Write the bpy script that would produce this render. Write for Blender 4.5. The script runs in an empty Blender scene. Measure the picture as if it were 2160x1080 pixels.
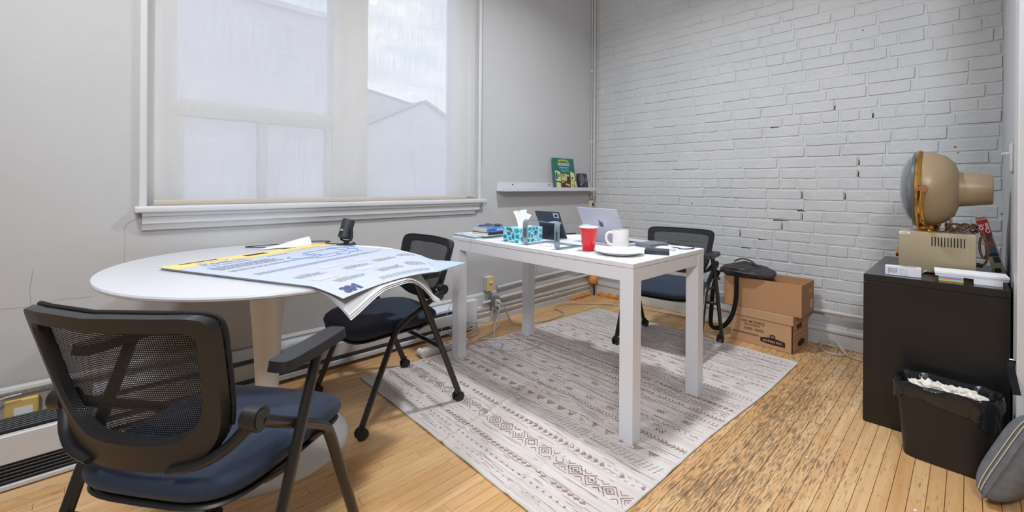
import bpy, bmesh, math, random
from mathutils import Vector, Matrix
rnd = random.Random(7)
S = bpy.context.scene
COL = S.collection
PI = math.pi
# ---------------------------------------------------------------- camera
YAW = math.radians(46.378); ROLL = math.radians(0.4016)
CAM = Vector((2.589, -3.593, 1.07))
fwd = Vector((-math.sin(YAW), math.cos(YAW), 0)); r0 = Vector((math.cos(YAW), math.sin(YAW), 0)); u0 = Vector((0, 0, 1))
rt = math.cos(ROLL) * r0 + math.sin(ROLL) * u0
up = -math.sin(ROLL) * r0 + math.cos(ROLL) * u0
cd = bpy.data.cameras.new('camera'); cam = bpy.data.objects.new('camera', cd); COL.objects.link(cam)
cd.sensor_fit = 'HORIZONTAL'; cd.sensor_width = 36.0; cd.lens = 36.0 * 919.1 / 2160.0
cd.shift_y = -(540 - 390.5) / 2160.0; cd.clip_start = 0.05; cd.clip_end = 200
m = Matrix((rt, up, -fwd)).transposed().to_4x4(); m.translation = CAM
cam.matrix_world = m
S.camera = cam
# ---------------------------------------------------------------- view, world, lights
S.view_settings.view_transform = 'Standard'; S.view_settings.look = 'None'
S.view_settings.gamma = 1.0; S.view_settings.use_curve_mapping = False
S.view_settings.exposure = 0.17
W = bpy.data.worlds.new('sky'); S.world = W; W.use_nodes = True
wn = W.node_tree; wn.nodes.clear()
wo = wn.nodes.new('ShaderNodeOutputWorld'); bg = wn.nodes.new('ShaderNodeBackground')
tc = wn.nodes.new('ShaderNodeTexCoord'); mp = wn.nodes.new('ShaderNodeMapping'); mp.inputs['Scale'].default_value = (2.0, 3.0, 7.0)
nz = wn.nodes.new('ShaderNodeTexNoise'); nz.inputs['Scale'].default_value = 1.6; nz.inputs['Detail'].default_value = 7
cr = wn.nodes.new('ShaderNodeValToRGB'); cr.color_ramp.elements[0].position = 0.38; cr.color_ramp.elements[1].position = 0.62
cr.color_ramp.elements[0].color = (0.44, 0.54, 0.70, 1); cr.color_ramp.elements[1].color = (1.0, 1.0, 1.0, 1)
wn.links.new(tc.outputs['Generated'], mp.inputs['Vector']); wn.links.new(mp.outputs['Vector'], nz.inputs['Vector'])
wn.links.new(nz.outputs['Fac'], cr.inputs['Fac']); wn.links.new(cr.outputs['Color'], bg.inputs['Color'])
bg.inputs['Strength'].default_value = 2.3
wn.links.new(bg.outputs['Background'], wo.inputs['Surface'])

def area(name, loc, size, energy, col, rot=(0, 0, 0), spread=PI):
    l = bpy.data.lights.new(name, 'AREA'); l.shape = 'DISK'; l.size = size; l.energy = energy; l.color = col; l.spread = spread
    o = bpy.data.objects.new(name, l); o.location = loc; o.rotation_euler = rot; COL.objects.link(o); return o
WARM = (0.955, 1.0, 1.06)
area('ceiling_light', (1.35, -1.62, 2.93), 0.20, 31, WARM, spread=2.75)
area('ceiling_light', (1.05, -3.85, 2.93), 0.35, 21, WARM, spread=2.6)
lt3 = area('ceiling_light', (3.2, -4.4, 2.80), 0.6, 56, WARM)
lt3.rotation_euler = Vector((-1.5, 4.1, -2.3)).to_track_quat('-Z', 'Y').to_euler()
# ---------------------------------------------------------------- material helpers
def lin(c):
    c = c / 255.0
    return c / 12.92 if c <= 0.04045 else ((c + 0.055) / 1.055) ** 2.4
def rgb(r, g, b): return (lin(r), lin(g), lin(b), 1)
MATS = {}
class N:
    """tiny node helper"""
    def __init__(s, mat): s.t = mat.node_tree; s.b = s.t.nodes.get('Principled BSDF')
    def n(s, typ, **kw):
        nd = s.t.nodes.new(typ)
        for k, v in kw.items():
            if k.startswith('_'): setattr(nd, k[1:], v)
            else: nd.inputs[k.replace('__', ' ')].default_value = v
        return nd
    def l(s, a, b): s.t.links.new(a, b)
    def math(s, op, a, b=None):
        nd = s.t.nodes.new('ShaderNodeMath'); nd.operation = op
        for i, v in enumerate((a, b)):
            if v is None: continue
            if isinstance(v, (int, float)): nd.inputs[i].default_value = v
            else: s.l(v, nd.inputs[i])
        return nd.outputs[0]
    def mix(s, fac, a, b):
        nd = s.t.nodes.new('ShaderNodeMix'); nd.data_type = 'RGBA'
        for sock, v in ((nd.inputs[0], fac), (nd.inputs[6], a), (nd.inputs[7], b)):
            if isinstance(v, (int, float, tuple)): sock.default_value = v
            else: s.l(v, sock)
        return nd.outputs[2]
    def ramp(s, fac, p0, p1, c0=(0, 0, 0, 1), c1=(1, 1, 1, 1)):
        nd = s.t.nodes.new('ShaderNodeValToRGB'); e = nd.color_ramp.elements
        e[0].position = p0; e[1].position = p1; e[0].color = c0; e[1].color = c1; s.l(fac, nd.inputs[0]); return nd.outputs[0]
    def coords(s, kind='Object', scale=(1, 1, 1)):
        if kind == 'Position': src = s.n('ShaderNodeNewGeometry').outputs['Position']
        else: src = s.n('ShaderNodeTexCoord').outputs[kind]
        mp = s.n('ShaderNodeMapping', Scale=scale); s.l(src, mp.inputs['Vector']); return mp.outputs['Vector']
    def noise(s, vec, scale, detail=3, rough=0.5):
        nd = s.n('ShaderNodeTexNoise', Scale=scale, Detail=detail, Roughness=rough); s.l(vec, nd.inputs['Vector']); return nd.outputs['Fac']
    def bump(s, h, strength=0.3, dist=0.01):
        nd = s.n('ShaderNodeBump', Strength=strength, Distance=dist); s.l(h, nd.inputs['Height']); s.l(nd.outputs['Normal'], s.b.inputs['Normal'])
def mat(name, col, rough=0.5, metal=0.0, spec=0.5, var=0.0, vscale=8.0, bump=0.0, bscale=60.0, bdist=0.004, coat=0.0, sheen=0.0, emis=None):
    if name in MATS: return MATS[name]
    M = bpy.data.materials.new(name); M.use_nodes = True; h = N(M); b = h.b
    b.inputs['Base Color'].default_value = col; b.inputs['Roughness'].default_value = rough; b.inputs['Metallic'].default_value = metal
    b.inputs['Specular IOR Level'].default_value = spec; b.inputs['Coat Weight'].default_value = coat; b.inputs['Sheen Weight'].default_value = sheen
    if var > 0:
        v = h.coords('Object'); f = h.noise(v, vscale, 4)
        dark = tuple(c * (1 - var) for c in col[:3]) + (1,); lite = tuple(min(1, c * (1 + var * 0.6)) for c in col[:3]) + (1,)
        h.l(h.ramp(f, 0.3, 0.7, dark, lite), b.inputs['Base Color'])
    if bump > 0:
        v = h.coords('Object'); h.bump(h.noise(v, bscale, 4), bump, bdist)
    MATS[name] = M; return M
# ---------------------------------------------------------------- mesh helpers
def new(): return bmesh.new()
def T(loc=(0, 0, 0), rot=(0, 0, 0), sc=(1, 1, 1)):
    from mathutils import Euler
    return Matrix.Translation(loc) @ Euler(rot).to_matrix().to_4x4() @ Matrix.Diagonal((*sc, 1))
def box(bm, lo, hi, bev=0.0, seg=1, M=None):
    c = [(a + b) / 2 for a, b in zip(lo, hi)]; s = [abs(b - a) for a, b in zip(lo, hi)]
    r = bmesh.ops.create_cube(bm, size=1.0); vs = r['verts']
    bmesh.ops.scale(bm, vec=s, verts=vs); bmesh.ops.translate(bm, vec=c, verts=vs)
    if bev > 0:
        es = list({e for v in vs for e in v.link_edges})
        r2 = bmesh.ops.bevel(bm, geom=es, offset=min(bev, min(s) * 0.49), segments=seg, profile=0.5, affect='EDGES')
        vs = list({v for f in r2['faces'] for v in f.verts} | {v for v in vs if v.is_valid})
    if M is not None: bmesh.ops.transform(bm, matrix=M, verts=vs)
    return vs
def cyl(bm, p0, p1, ra, rb=None, n=16, caps=True):
    rb = ra if rb is None else rb
    p0 = Vector(p0); p1 = Vector(p1); d = p1 - p0; L = d.length
    q = Vector((0, 0, 1)).rotation_difference(d).to_matrix().to_4x4()
    r = bmesh.ops.create_cone(bm, cap_ends=caps, cap_tris=False, segments=n, radius1=ra, radius2=rb, depth=L)
    bmesh.ops.transform(bm, matrix=Matrix.Translation((p0 + p1) / 2) @ q, verts=r['verts']); return r['verts']
def lathe(bm, prof, n=32, M=None, sx=1.0, sy=1.0):
    """profile [(r,z)...] around z"""
    rings = []
    for r, z in prof:
        if r < 1e-6: rings.append([bm.verts.new((0, 0, z))])
        else: rings.append([bm.verts.new((sx * r * math.cos(2 * PI * i / n), sy * r * math.sin(2 * PI * i / n), z)) for i in range(n)])
    for a, b in zip(rings, rings[1:]):
        if len(a) == 1 and len(b) == 1: continue
        for i in range(n):
            j = (i + 1) % n
            if len(a) == 1: bm.faces.new((a[0], b[j], b[i]))
            elif len(b) == 1: bm.faces.new((a[i], a[j], b[0]))
            else: bm.faces.new((a[i], a[j], b[j], b[i]))
    vs = [v for r in rings for v in r]
    if M is not None: bmesh.ops.transform(bm, matrix=M, verts=vs)
    return vs
def smooth_path(pts, k=6):
    """Catmull-Rom through points"""
    P = [Vector(p) for p in pts]; out = []
    for i in range(len(P) - 1):
        a = P[i - 1] if i > 0 else P[i]; b = P[i]; c = P[i + 1]; d = P[i + 2] if i + 2 < len(P) else P[i + 1]
        for t in range(k):
            t = t / k
            out.append(0.5 * ((2 * b) + (c - a) * t + (2 * a - 5 * b + 4 * c - d) * t * t + (-a + 3 * b - 3 * c + d) * t ** 3))
    out.append(P[-1]); return out
def tube(bm, pts, r, n=8, smooth=0, flat=1.0, caps=True):
    P = smooth_path(pts, smooth) if smooth else [Vector(p) for p in pts]
    rr = r if isinstance(r, (list, tuple)) else [r] * len(P)
    if len(rr) != len(P): rr = [rr[0] + (rr[-1] - rr[0]) * i / (len(P) - 1) for i in range(len(P))]
    rings = []; prev = None
    for i, p in enumerate(P):
        t = (P[min(i + 1, len(P) - 1)] - P[max(i - 1, 0)]).normalized()
        if prev is None:
            a = Vector((0, 0, 1)) if abs(t.z) < 0.9 else Vector((1, 0, 0)); u = t.cross(a).normalized()
        else: u = (prev - t * prev.dot(t)).normalized()
        prev = u; w = t.cross(u)
        rings.append([bm.verts.new(p + rr[i] * (math.cos(2 * PI * k / n) * u + flat * math.sin(2 * PI * k / n) * w)) for k in range(n)])
    for a, b in zip(rings, rings[1:]):
        for k in range(n): bm.faces.new((a[k], a[(k + 1) % n], b[(k + 1) % n], b[k]))
    if caps:
        bm.faces.new(list(reversed(rings[0]))); bm.faces.new(rings[-1])
def grid(bm, f, nu, nv, thick=0.0):
    """surface f(u,v)->(x,y,z), u,v in 0..1; optional thickness along -normal"""
    V = [[bm.verts.new(f(i / nu, j / nv)) for j in range(nv + 1)] for i in range(nu + 1)]
    fs = []
    for i in range(nu):
        for j in range(nv): fs.append(bm.faces.new((V[i][j], V[i + 1][j], V[i + 1][j + 1], V[i][j + 1])))
    if thick:
        bmesh.ops.recalc_face_normals(bm, faces=fs)
        bmesh.ops.solidify(bm, geom=fs, thickness=thick)
    return V
def poly(bm, pts): return bm.faces.new([bm.verts.new(p) for p in pts])
def prism(bm, pts2, z0, z1, M=None):
    a = [bm.verts.new((x, y, z0)) for x, y in pts2]; b = [bm.verts.new((x, y, z1)) for x, y in pts2]; n = len(a)
    bm.faces.new(list(reversed(a))); bm.faces.new(b)
    for i in range(n): bm.faces.new((a[i], a[(i + 1) % n], b[(i + 1) % n], b[i]))
    if M is not None: bmesh.ops.transform(bm, matrix=M, verts=a + b)
def link(name, me, parent=None, M=None):
    o = bpy.data.objects.new(name, me); COL.objects.link(o)
    if parent is not None: o.parent = parent
    if M is not None: o.matrix_local = M
    return o
def mesh(name, bm, mt, smooth=35, recalc=True):
    if recalc: bmesh.ops.recalc_face_normals(bm, faces=bm.faces)
    me = bpy.data.meshes.new(name); bm.to_mesh(me); bm.free()
    if mt is not None: me.materials.append(mt)
    if smooth:
        me.polygons.foreach_set('use_smooth', [True] * len(me.polygons)); me.set_sharp_from_angle(angle=math.radians(smooth))
    return me
def obj(name, bm, mt, parent=None, smooth=35, label=None, M=None, recalc=True, kind=None):
    o = link(name, mesh(name, bm, mt, smooth, recalc), parent, M)
    if label: o['label'] = label
    if kind: o['kind'] = kind
    return o
def thing(name, label, cat, loc=(0, 0, 0), rotz=0.0, group=None):
    o = bpy.data.objects.new(name, None); COL.objects.link(o); o.empty_display_size = 0.05
    o.location = loc; o.rotation_euler = (0, 0, rotz); o['label'] = label; o['category'] = cat
    if group: o['group'] = group
    return o
def tag(o, label, cat, group=None):
    o['label'] = label; o['category'] = cat
    if group: o['group'] = group
    return o
def struct(name, bm, mt, label=None, smooth=0):
    o = obj(name, bm, mt, None, smooth); o['kind'] = 'structure'
    if label: o['label'] = label
    return o
def text2d(body, size=1.0, align='LEFT', bold=0.0):
    cu = bpy.data.curves.new('t', 'FONT'); cu.body = body; cu.size = size; cu.align_x = align; cu.resolution_u = 3; cu.offset = bold
    o = bpy.data.objects.new('t', cu); me = bpy.data.meshes.new_from_object(o)
    V = [(v.co.x, v.co.y) for v in me.vertices]; F = [tuple(p.vertices) for p in me.polygons]
    bpy.data.objects.remove(o); bpy.data.curves.remove(cu); bpy.data.meshes.remove(me)
    return V, F
def put_text(bm, body, size, f, align='LEFT', bold=0.0):
    """adds text faces to bm, mapping (x,y) through f"""
    V, F = text2d(body, size, align, bold)
    vs = [bm.verts.new(f(x, y)) for x, y in V]
    for q in F:
        try: bm.faces.new([vs[i] for i in q])
        except ValueError: pass
def blurred(bm, w, hgt, n, f):
    """lettering too blurred to read in the photo: a row of n upright strokes centred on x = 0"""
    p = w / n
    for i in range(n):
        x = -w / 2 + i * p; k = (0.55, 0.8, 0.65)[i % 3]
        poly(bm, [f(x, 0), f(x + p * k, 0), f(x + p * k, hgt), f(x, hgt)])
def quad2(bm, x0, y0, x1, y1, f): poly(bm, [f(x0, y0), f(x1, y0), f(x1, y1), f(x0, y1)])
# ---------------------------------------------------------------- common materials
PLASTER = mat('plaster_wall', rgb(188, 188, 188), 0.75, var=0.035, vscale=1.3, bump=0.25, bscale=9, bdist=0.01)
WHITE_TRIM = mat('painted_trim', rgb(205, 206, 208), 0.4, var=0.03, vscale=5, bump=0.15, bscale=30)
WHITE_LAM = mat('white_laminate', rgb(208, 209, 214), 0.28)
BLACK_PL = mat('black_plastic', rgb(34, 34, 36), 0.42, bump=0.05, bscale=400, bdist=0.001)
BLACK_TUBE = mat('black_coated_steel', rgb(30, 28, 28), 0.33, spec=0.6)
PAPER = mat('white_paper', rgb(240, 240, 242), 0.8)
CORD_W = mat('white_cord', rgb(205, 203, 200), 0.5)
CORD_B = mat('black_cord', rgb(26, 28, 32), 0.45)
STEEL = mat('brushed_steel', rgb(150, 155, 160), 0.35, metal=1.0)
# ================================================================ STRUCTURE
XR = 2.715; ZC = 2.98
# --- floor
M = bpy.data.materials.new('maple_floor'); M.use_nodes = True; h = N(M)
pos = h.coords('Position'); oi = h.n('ShaderNodeObjectInfo').outputs['Random']
off = h.n('ShaderNodeVectorMath', _operation='MULTIPLY_ADD'); cx = h.n('ShaderNodeCombineXYZ'); h.l(oi, cx.inputs[0]); h.l(oi, cx.inputs[1])
h.l(cx.outputs[0], off.inputs[0]); off.inputs[1].default_value = (7, 13, 0); h.l(pos, off.inputs[2])
mp2 = h.n('ShaderNodeMapping', Scale=(38, 2.2, 1)); h.l(off.outputs[0], mp2.inputs['Vector'])
grain = h.noise(mp2.outputs[0], 1.0, 5, 0.6)
base = h.mix(oi, rgb(214, 170, 116), rgb(232, 196, 146))
base = h.mix(h.ramp(grain, 0.35, 0.75), base, rgb(202, 152, 98))
mp3 = h.n('ShaderNodeMapping', Scale=(1, 0.5, 1)); h.l(pos, mp3.inputs['Vector'])
amber = h.ramp(h.noise(mp3.outputs[0], 7, 3, 0.6), 0.62, 0.74)
base = h.mix(h.math('MULTIPLY', amber, 0.6), base, rgb(196, 122, 40))
# short dark scratches along the boards, heavier on the walked path beside the rug
mp4 = h.n('ShaderNodeMapping', Scale=(190, 15, 1)); h.l(pos, mp4.inputs['Vector'])
scr = h.noise(mp4.outputs[0], 1.0, 3, 0.65)
mp5 = h.n('ShaderNodeMapping', Scale=(2.4, 1.5, 1)); h.l(pos, mp5.inputs['Vector'])
patch = h.noise(mp5.outputs[0], 1.6, 3, 0.6)
sx = h.n('ShaderNodeSeparateXYZ'); h.l(pos, sx.inputs[0])
path = h.math('SUBTRACT', 1.0, h.math('MULTIPLY', h.math('ABSOLUTE', h.math('SUBTRACT', sx.outputs[0], 1.98)), 2.6))
path = h.math('MAXIMUM', path, 0.0)
wear = h.math('ADD', h.math('MULTIPLY', path, 0.17), h.math('MULTIPLY', h.math('SUBTRACT', patch, 0.5), 0.28))
thr = h.math('ADD', scr, wear)
dark = h.ramp(thr, 0.615, 0.70)
base = h.mix(h.math('MULTIPLY', dark, 0.72), base, rgb(96, 78, 62))
h.l(base, h.b.inputs['Base Color']); h.b.inputs['Roughness'].default_value = 0.36
h.b.inputs['Coat Weight'].default_value = 0.15
h.bump(scr, 0.08, 0.002)
WOOD = M
GAP = mat('floor_gap', rgb(52, 34, 20), 0.9)
bm = new()
box(bm, (-0.0, -4.15, -0.06), (2.75, 0.0, -0.011))
floor = struct('floor', bm, GAP, 'worn honey-coloured strip wood floor')
bm = new()
for (a, b) in (((2.75, -6.5, -0.06), (5.2, 0.0, 0.0)), ((0.0, -6.5, -0.06), (2.75, -4.15, 0.0))): box(bm, a, b)
obj('plain_boards', bm, WOOD, floor, 0)
bm = new()
w = 0.0445; g = 0.0007
prof = [(-w / 2 + g, 0.0), (w / 2 - g, 0.0), (w / 2 - g, 0.0095), (w / 2 - g - 0.0008, 0.0105), (-w / 2 + g + 0.0008, 0.0105), (-w / 2 + g, 0.0095)]
a = [bm.verts.new((x, 0, z)) for x, z in prof]; b = [bm.verts.new((x, -1, z)) for x, z in prof]
bm.faces.new(a); bm.faces.new(list(reversed(b)))
for i in range(6): bm.faces.new((a[i], b[i], b[(i + 1) % 6], a[(i + 1) % 6]))
plank_me = mesh('plank', bm, WOOD, 0)
n = 0
for i in range(62):
    x = 0.0 + w * (i + 0.5); y = 0.0
    first = True
    while y > -4.15:
        L = rnd.uniform(0.9, 2.0) * (rnd.uniform(0.2, 1) if first else 1); first = False
        L = min(L, y + 4.15)
        if 4.15 + y - L < 0.25: L = y + 4.15
        o = link('plank', plank_me, floor); o.location = (x, y, -0.0105); o.scale = (1, L - 0.0012, 1); n += 1
        y -= L
# --- window wall (x = 0), opening y -3.44..-1.475, z .95..2.75
WY0, WY1, WZ0, WZ1 = -3.44, -1.475, 0.945, 2.75
bm = new()
box(bm, (-0.25, -6.6, -0.06), (0, WY0, ZC)); box(bm, (-0.25, WY1, -0.06), (0, 0.25, ZC))
box(bm, (-0.25, WY0, -0.06), (0, WY1, WZ0)); box(bm, (-0.25, WY0, WZ1), (0, WY1, ZC))
wl = struct('wall_left', bm, PLASTER, 'off-white plaster wall with the large window')
bm = new()   # hairline plaster cracks
def crack(pts, r=0.0009):
    tube(bm, [(0.0003, y, z) for y, z in pts], r, 4)
crack([(-3.445, 0.925), (-3.465, 0.905), (-3.49, 0.89), (-3.505, 0.868)])
crack([(-3.503, 0.868), (-3.50, 0.80), (-3.503, 0.74), (-3.501, 0.66)], 0.0006)
crack([(-3.93, 0.56), (-3.86, 0.575), (-3.78, 0.57), (-3.70, 0.585), (-3.6, 0.58)], 0.0006)
crack([(-3.78, 0.57), (-3.785, 0.64), (-3.775, 0.72)], 0.0008)
obj('crack', bm, mat('crack_grey', rgb(160, 158, 154), 0.9), wl)
# --- brick wall (y = 0)
Mb = bpy.data.materials.new('painted_brick'); Mb.use_nodes = True; h = N(Mb)
pos = h.coords('Position')
f1 = h.noise(pos, 2.2, 3); col = h.ramp(f1, 0.3, 0.7, rgb(190, 192, 193), rgb(200, 201, 201))
v = h.n('ShaderNodeTexVoronoi', Scale=7.0); h.l(pos, v.inputs['Vector'])
pit = h.ramp(v.outputs['Distance'], 0.028, 0.045, (1, 1, 1, 1), (0, 0, 0, 1))
sel = h.n('ShaderNodeSeparateColor'); h.l(v.outputs['Color'], sel.inputs[0])
pit = h.math('MULTIPLY', pit, h.math('GREATER_THAN', sel.outputs[0], 0.72))
col = h.mix(pit, col, rgb(70, 58, 46)); h.l(col, h.b.inputs['Base Color']); h.b.inputs['Roughness'].default_value = 0.5
hb = h.math('ADD', h.math('MULTIPLY', h.noise(pos, 22, 4), 0.8), h.math('MULTIPLY', h.noise(pos, 90, 3), 0.3))
h.bump(hb, 0.55, 0.010)
bm = new(); box(bm, (0, 0, -0.06), (XR + 0.2, 0.25, ZC))
wb = struct('wall_back', bm, Mb, 'white painted brick wall')
def brick_mesh(L, Hh, seed):
    r = random.Random(seed); bm = new(); D = r.uniform(0.003, 0.0055)
    nx = 5; j = lambda s: r.uniform(-s, s)
    outer = []; inner = []
    top = [(-L / 2 + L * i / (nx - 1), Hh / 2) for i in range(nx)]; bot = [(L / 2 - L * i / (nx - 1), -Hh / 2) for i in range(nx)]
    ring = top + bot
    cen = Vector((0, 0))
    for k, (x, z) in enumerate(ring):
        x += j(0.003); z += j(0.0022)
        outer.append(bm.verts.new((x, 0.001, z)))
        sx_ = 1 if x > 0 else -1
        inset = 0.005
        xi = x - (sx_ * inset if k in (0, nx - 1, nx, 2 * nx - 1) else 0); zi = z - (inset if z > 0 else -inset)
        inner.append(bm.verts.new((xi + j(0.001), -D + j(0.0007), zi)))
    n = len(ring)
    for k in range(n): bm.faces.new((outer[k], outer[(k + 1) % n], inner[(k + 1) % n], inner[k]))
    for k in range(nx - 1): bm.faces.new((inner[k], inner[k + 1], inner[n - 2 - k], inner[n - 1 - k]))
    return bm
CH = 0.0753
stretch = [mesh('brick', brick_mesh(0.216, 0.0695, s), Mb, 0) for s in range(7)]
header = [mesh('brick', brick_mesh(0.105, 0.0695, 50 + s), Mb, 0) for s in range(5)]
bricks = []; JOINTS = {}
for c in range(1, 39):
    z = 0.075 + CH * (c - 0.5)
    if z > ZC - 0.04: break
    head = (c % 6 == 2)
    pitch = 0.112 if head else 0.224
    x = -(0.0 if c % 2 else pitch / 2) - rnd.uniform(0, 0.03)
    while x < XR:
        pw = pitch * rnd.uniform(0.90, 1.10) if rnd.random() > 0.08 else pitch * 0.55
        x0 = max(x, 0.0); x1 = min(x + pw, XR)
        if x1 - x0 > 0.03:
            bricks.append(((x0 + x1) / 2, z + rnd.uniform(-0.003, 0.003), x1 - x0, pitch, head)); JOINTS.setdefault(c, []).append(x1)
        x += pw
def bscore(b): return (b[0] - CAM.x) ** 2 + CAM.y ** 2 + (b[1] - 1.0) ** 2 * 0.8 + (4 if (b[0] > 2.26 and b[1] < 0.7) else 0)
bricks.sort(key=bscore)
rest = new()
for k, (x, z, wd, pitch, head) in enumerate(bricks):
    me = rnd.choice(header if head else stretch); sc = wd / pitch; rot = rnd.uniform(-0.008, 0.008)
    Mx = T((x, 0, z), (0, rot, 0), (sc, rnd.uniform(0.7, 1.25), rnd.uniform(0.96, 1.02)))
    if k < 300:
        o = link('brick', me, wb); o.matrix_local = Mx
    else:
        n0 = len(rest.verts); rest.from_mesh(me); rest.verts.ensure_lookup_table()
        bmesh.ops.transform(rest, matrix=Mx, verts=rest.verts[n0:])
obj('brick_field', rest, Mb, wb, 0, kind='stuff', recalc=False)
bm = new()   # stepped crack and open joints
def gash(x, z, vertical, L=0.06, r=0.0035):
    c = max(1, round((z - 0.075) / CH + 0.5)); zc = 0.075 + CH * (c - 1)
    if vertical:
        x = min(JOINTS[c], key=lambda q_: abs(q_ - x)); tube(bm, [(x, -0.002, zc + 0.012), (x + 0.002, -0.002, zc + 0.04), (x - 0.001, -0.002, zc + 0.012 + L * 0.9)], [r, r * 0.5], 5)
    else: tube(bm, [(x, -0.002, zc), (x + L * 0.5, -0.002, zc + 0.002), (x + L, -0.002, zc - 0.001)], [r, r * 0.4], 5)
for x, z, vt, L in ((1.38, 0.66, False, 0.07), (1.47, 0.70, True, 0.05), (1.50, 0.74, False, 0.06), (1.58, 0.80, True, 0.05), (1.60, 0.86, False, 0.10), (1.72, 0.90, True, 0.05), (1.75, 0.95, False, 0.05), (1.84, 0.98, True, 0.055),
                    (2.52, 2.30, True, 0.055), (2.50, 2.20, True, 0.06), (1.58, 1.53, False, 0.05), (2.05, 1.13, True, 0.04), (1.98, 1.22, True, 0.04), (2.03, 1.05, True, 0.05), (2.20, 1.55, True, 0.03), (2.02, 1.62, True, 0.03)): gash(x, z, vt, L)
obj('open_joint', bm, mat('joint_dark', rgb(48, 40, 34), 0.95), wb)
# --- right wall, casing, ceiling, room behind the camera
WALLR = mat('plaster_wall_right', rgb(188, 190, 192), 0.7, var=0.02, vscale=2, bump=0.1, bscale=20)
bm = new(); box(bm, (XR, -1.22, -0.06), (XR + 0.2, 0, ZC)); struct('wall_right', bm, WALLR, 'short white plaster wall beside the black cabinet')
bm = new(); box(bm, (2.708, -1.235, 0), (2.93, -1.05, ZC), 0.003); struct('trim_1', bm, WHITE_TRIM, 'white casing at the end of the short wall')
bm = new(); box(bm, (-0.25, -6.75, ZC), (5.35, 0.25, ZC + 0.1)); struct('ceiling', bm, mat('ceiling_paint', rgb(225, 224, 222), 0.8))
bm = new(); box(bm, (5.2, -6.6, -0.06), (5.35, 0.1, ZC)); struct('wall_far_right', bm, PLASTER)
bm = new(); box(bm, (0, -6.75, -0.06), (5.35, -6.5, ZC)); struct('wall_near', bm, PLASTER)
bm = new(); box(bm, (XR + 0.2, 0, -0.06), (5.35, 0.25, ZC)); struct('wall_back_annex', bm, PLASTER)
# --- window
FRAME = mat('window_frame_paint', rgb(232, 231, 228), 0.45)
Mg = bpy.data.materials.new('window_glass'); Mg.use_nodes = True; h = N(Mg)
tr = h.n('ShaderNodeBsdfTransparent', Color=(0.96, 0.98, 0.98, 1)); gl = h.n('ShaderNodeBsdfGlossy', Roughness=0.02)
fr = h.n('ShaderNodeFresnel', IOR=1.45); ms = h.n('ShaderNodeMixShader'); h.l(fr.outputs[0], ms.inputs[0]); h.l(tr.outputs[0], ms.inputs[1]); h.l(gl.outputs[0], ms.inputs[2])
h.l(ms.outputs[0], h.t.nodes['Material Output'].inputs['Surface'])
bm = new()
fx0, fx1 = -0.17, -0.10
box(bm, (fx0, WY0, WZ0), (fx1, -3.31, WZ1)); box(bm, (fx0, -1.665, WZ0), (fx1, WY1, WZ1))
box(bm, (fx0, -3.31, WZ1 - 0.07), (fx1, -1.665, WZ1)); box(bm, (fx0, -3.31, WZ0), (fx1, -1.665, WZ0 + 0.03))
win = struct('window_1', bm, FRAME, 'large white framed window behind a roller blind')
bm = new(); box(bm, (fx0 - 0.03, -2.555, WZ0 + 0.03), (fx1 + 0.02, -2.335, WZ1 - 0.07), 0.004); obj('mullion', bm, FRAME, win)
bm = new(); box(bm, (fx0, -3.31, 1.405), (fx1 + 0.01, -2.555, 1.485), 0.004); obj('meeting_rail', bm, FRAME, win)
bm = new(); box(bm, (fx0 + 0.01, -2.95, WZ0 + 0.03), (fx1 + 0.005, -2.908, 1.405), 0.004); obj('sash_bar', bm, FRAME, win)
for y in (-3.31, -2.585):
    bm = new(); box(bm, (fx0 + 0.01, y, WZ0 + 0.03), (fx1 + 0.005, y + 0.03, 1.405), 0.003); obj('sash_stile', bm, FRAME, win)
for (a, b, c, d) in ((-3.31, -2.95, WZ0 + 0.03, 1.405), (-2.908, -2.555, WZ0 + 0.03, 1.405), (-3.31, -2.555, 1.485, WZ1 - 0.07), (-2.335, -1.665, WZ0 + 0.03, WZ1 - 0.07)):
    bm = new(); box(bm, (-0.142, a, c), (-0.138, b, d)); obj('pane', bm, Mg, win, 0)
bm = new()
box(bm, (-0.10, WY0 - 0.018, WZ0), (0.022, WY0 + 0.012, WZ1), 0.005); obj('casing', bm, WHITE_TRIM, win)
bm = new(); box(bm, (-0.10, WY1 - 0.012, WZ0), (0.012, WY1 + 0.012, WZ1), 0.004); obj('casing', bm, WHITE_TRIM, win)
bm = new(); box(bm, (-0.10, -3.472, 0.935), (0.055, -1.44, 0.963), 0.006, 2); obj('window_sill', bm, WHITE_TRIM, win)
bm = new()
pr = [(0.0, 0.935), (0.042, 0.935), (0.040, 0.918), (0.030, 0.914), (0.030, 0.884), (0.022, 0.878), (0.016, 0.855), (0.0, 0.85)]
a = [bm.verts.new((x, -3.445, z)) for x, z in pr]; b = [bm.verts.new((x, -1.492 - (0.035 if z < 0.88 else 0), z)) for x, z in pr]
bm.faces.new(a); bm.faces.new(list(reversed(b)))
for i in range(len(pr)): bm.faces.new((a[i], b[i], b[(i + 1) % len(pr)], a[(i + 1) % len(pr)]))
obj('apron', bm, WHITE_TRIM, win, 25)
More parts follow.
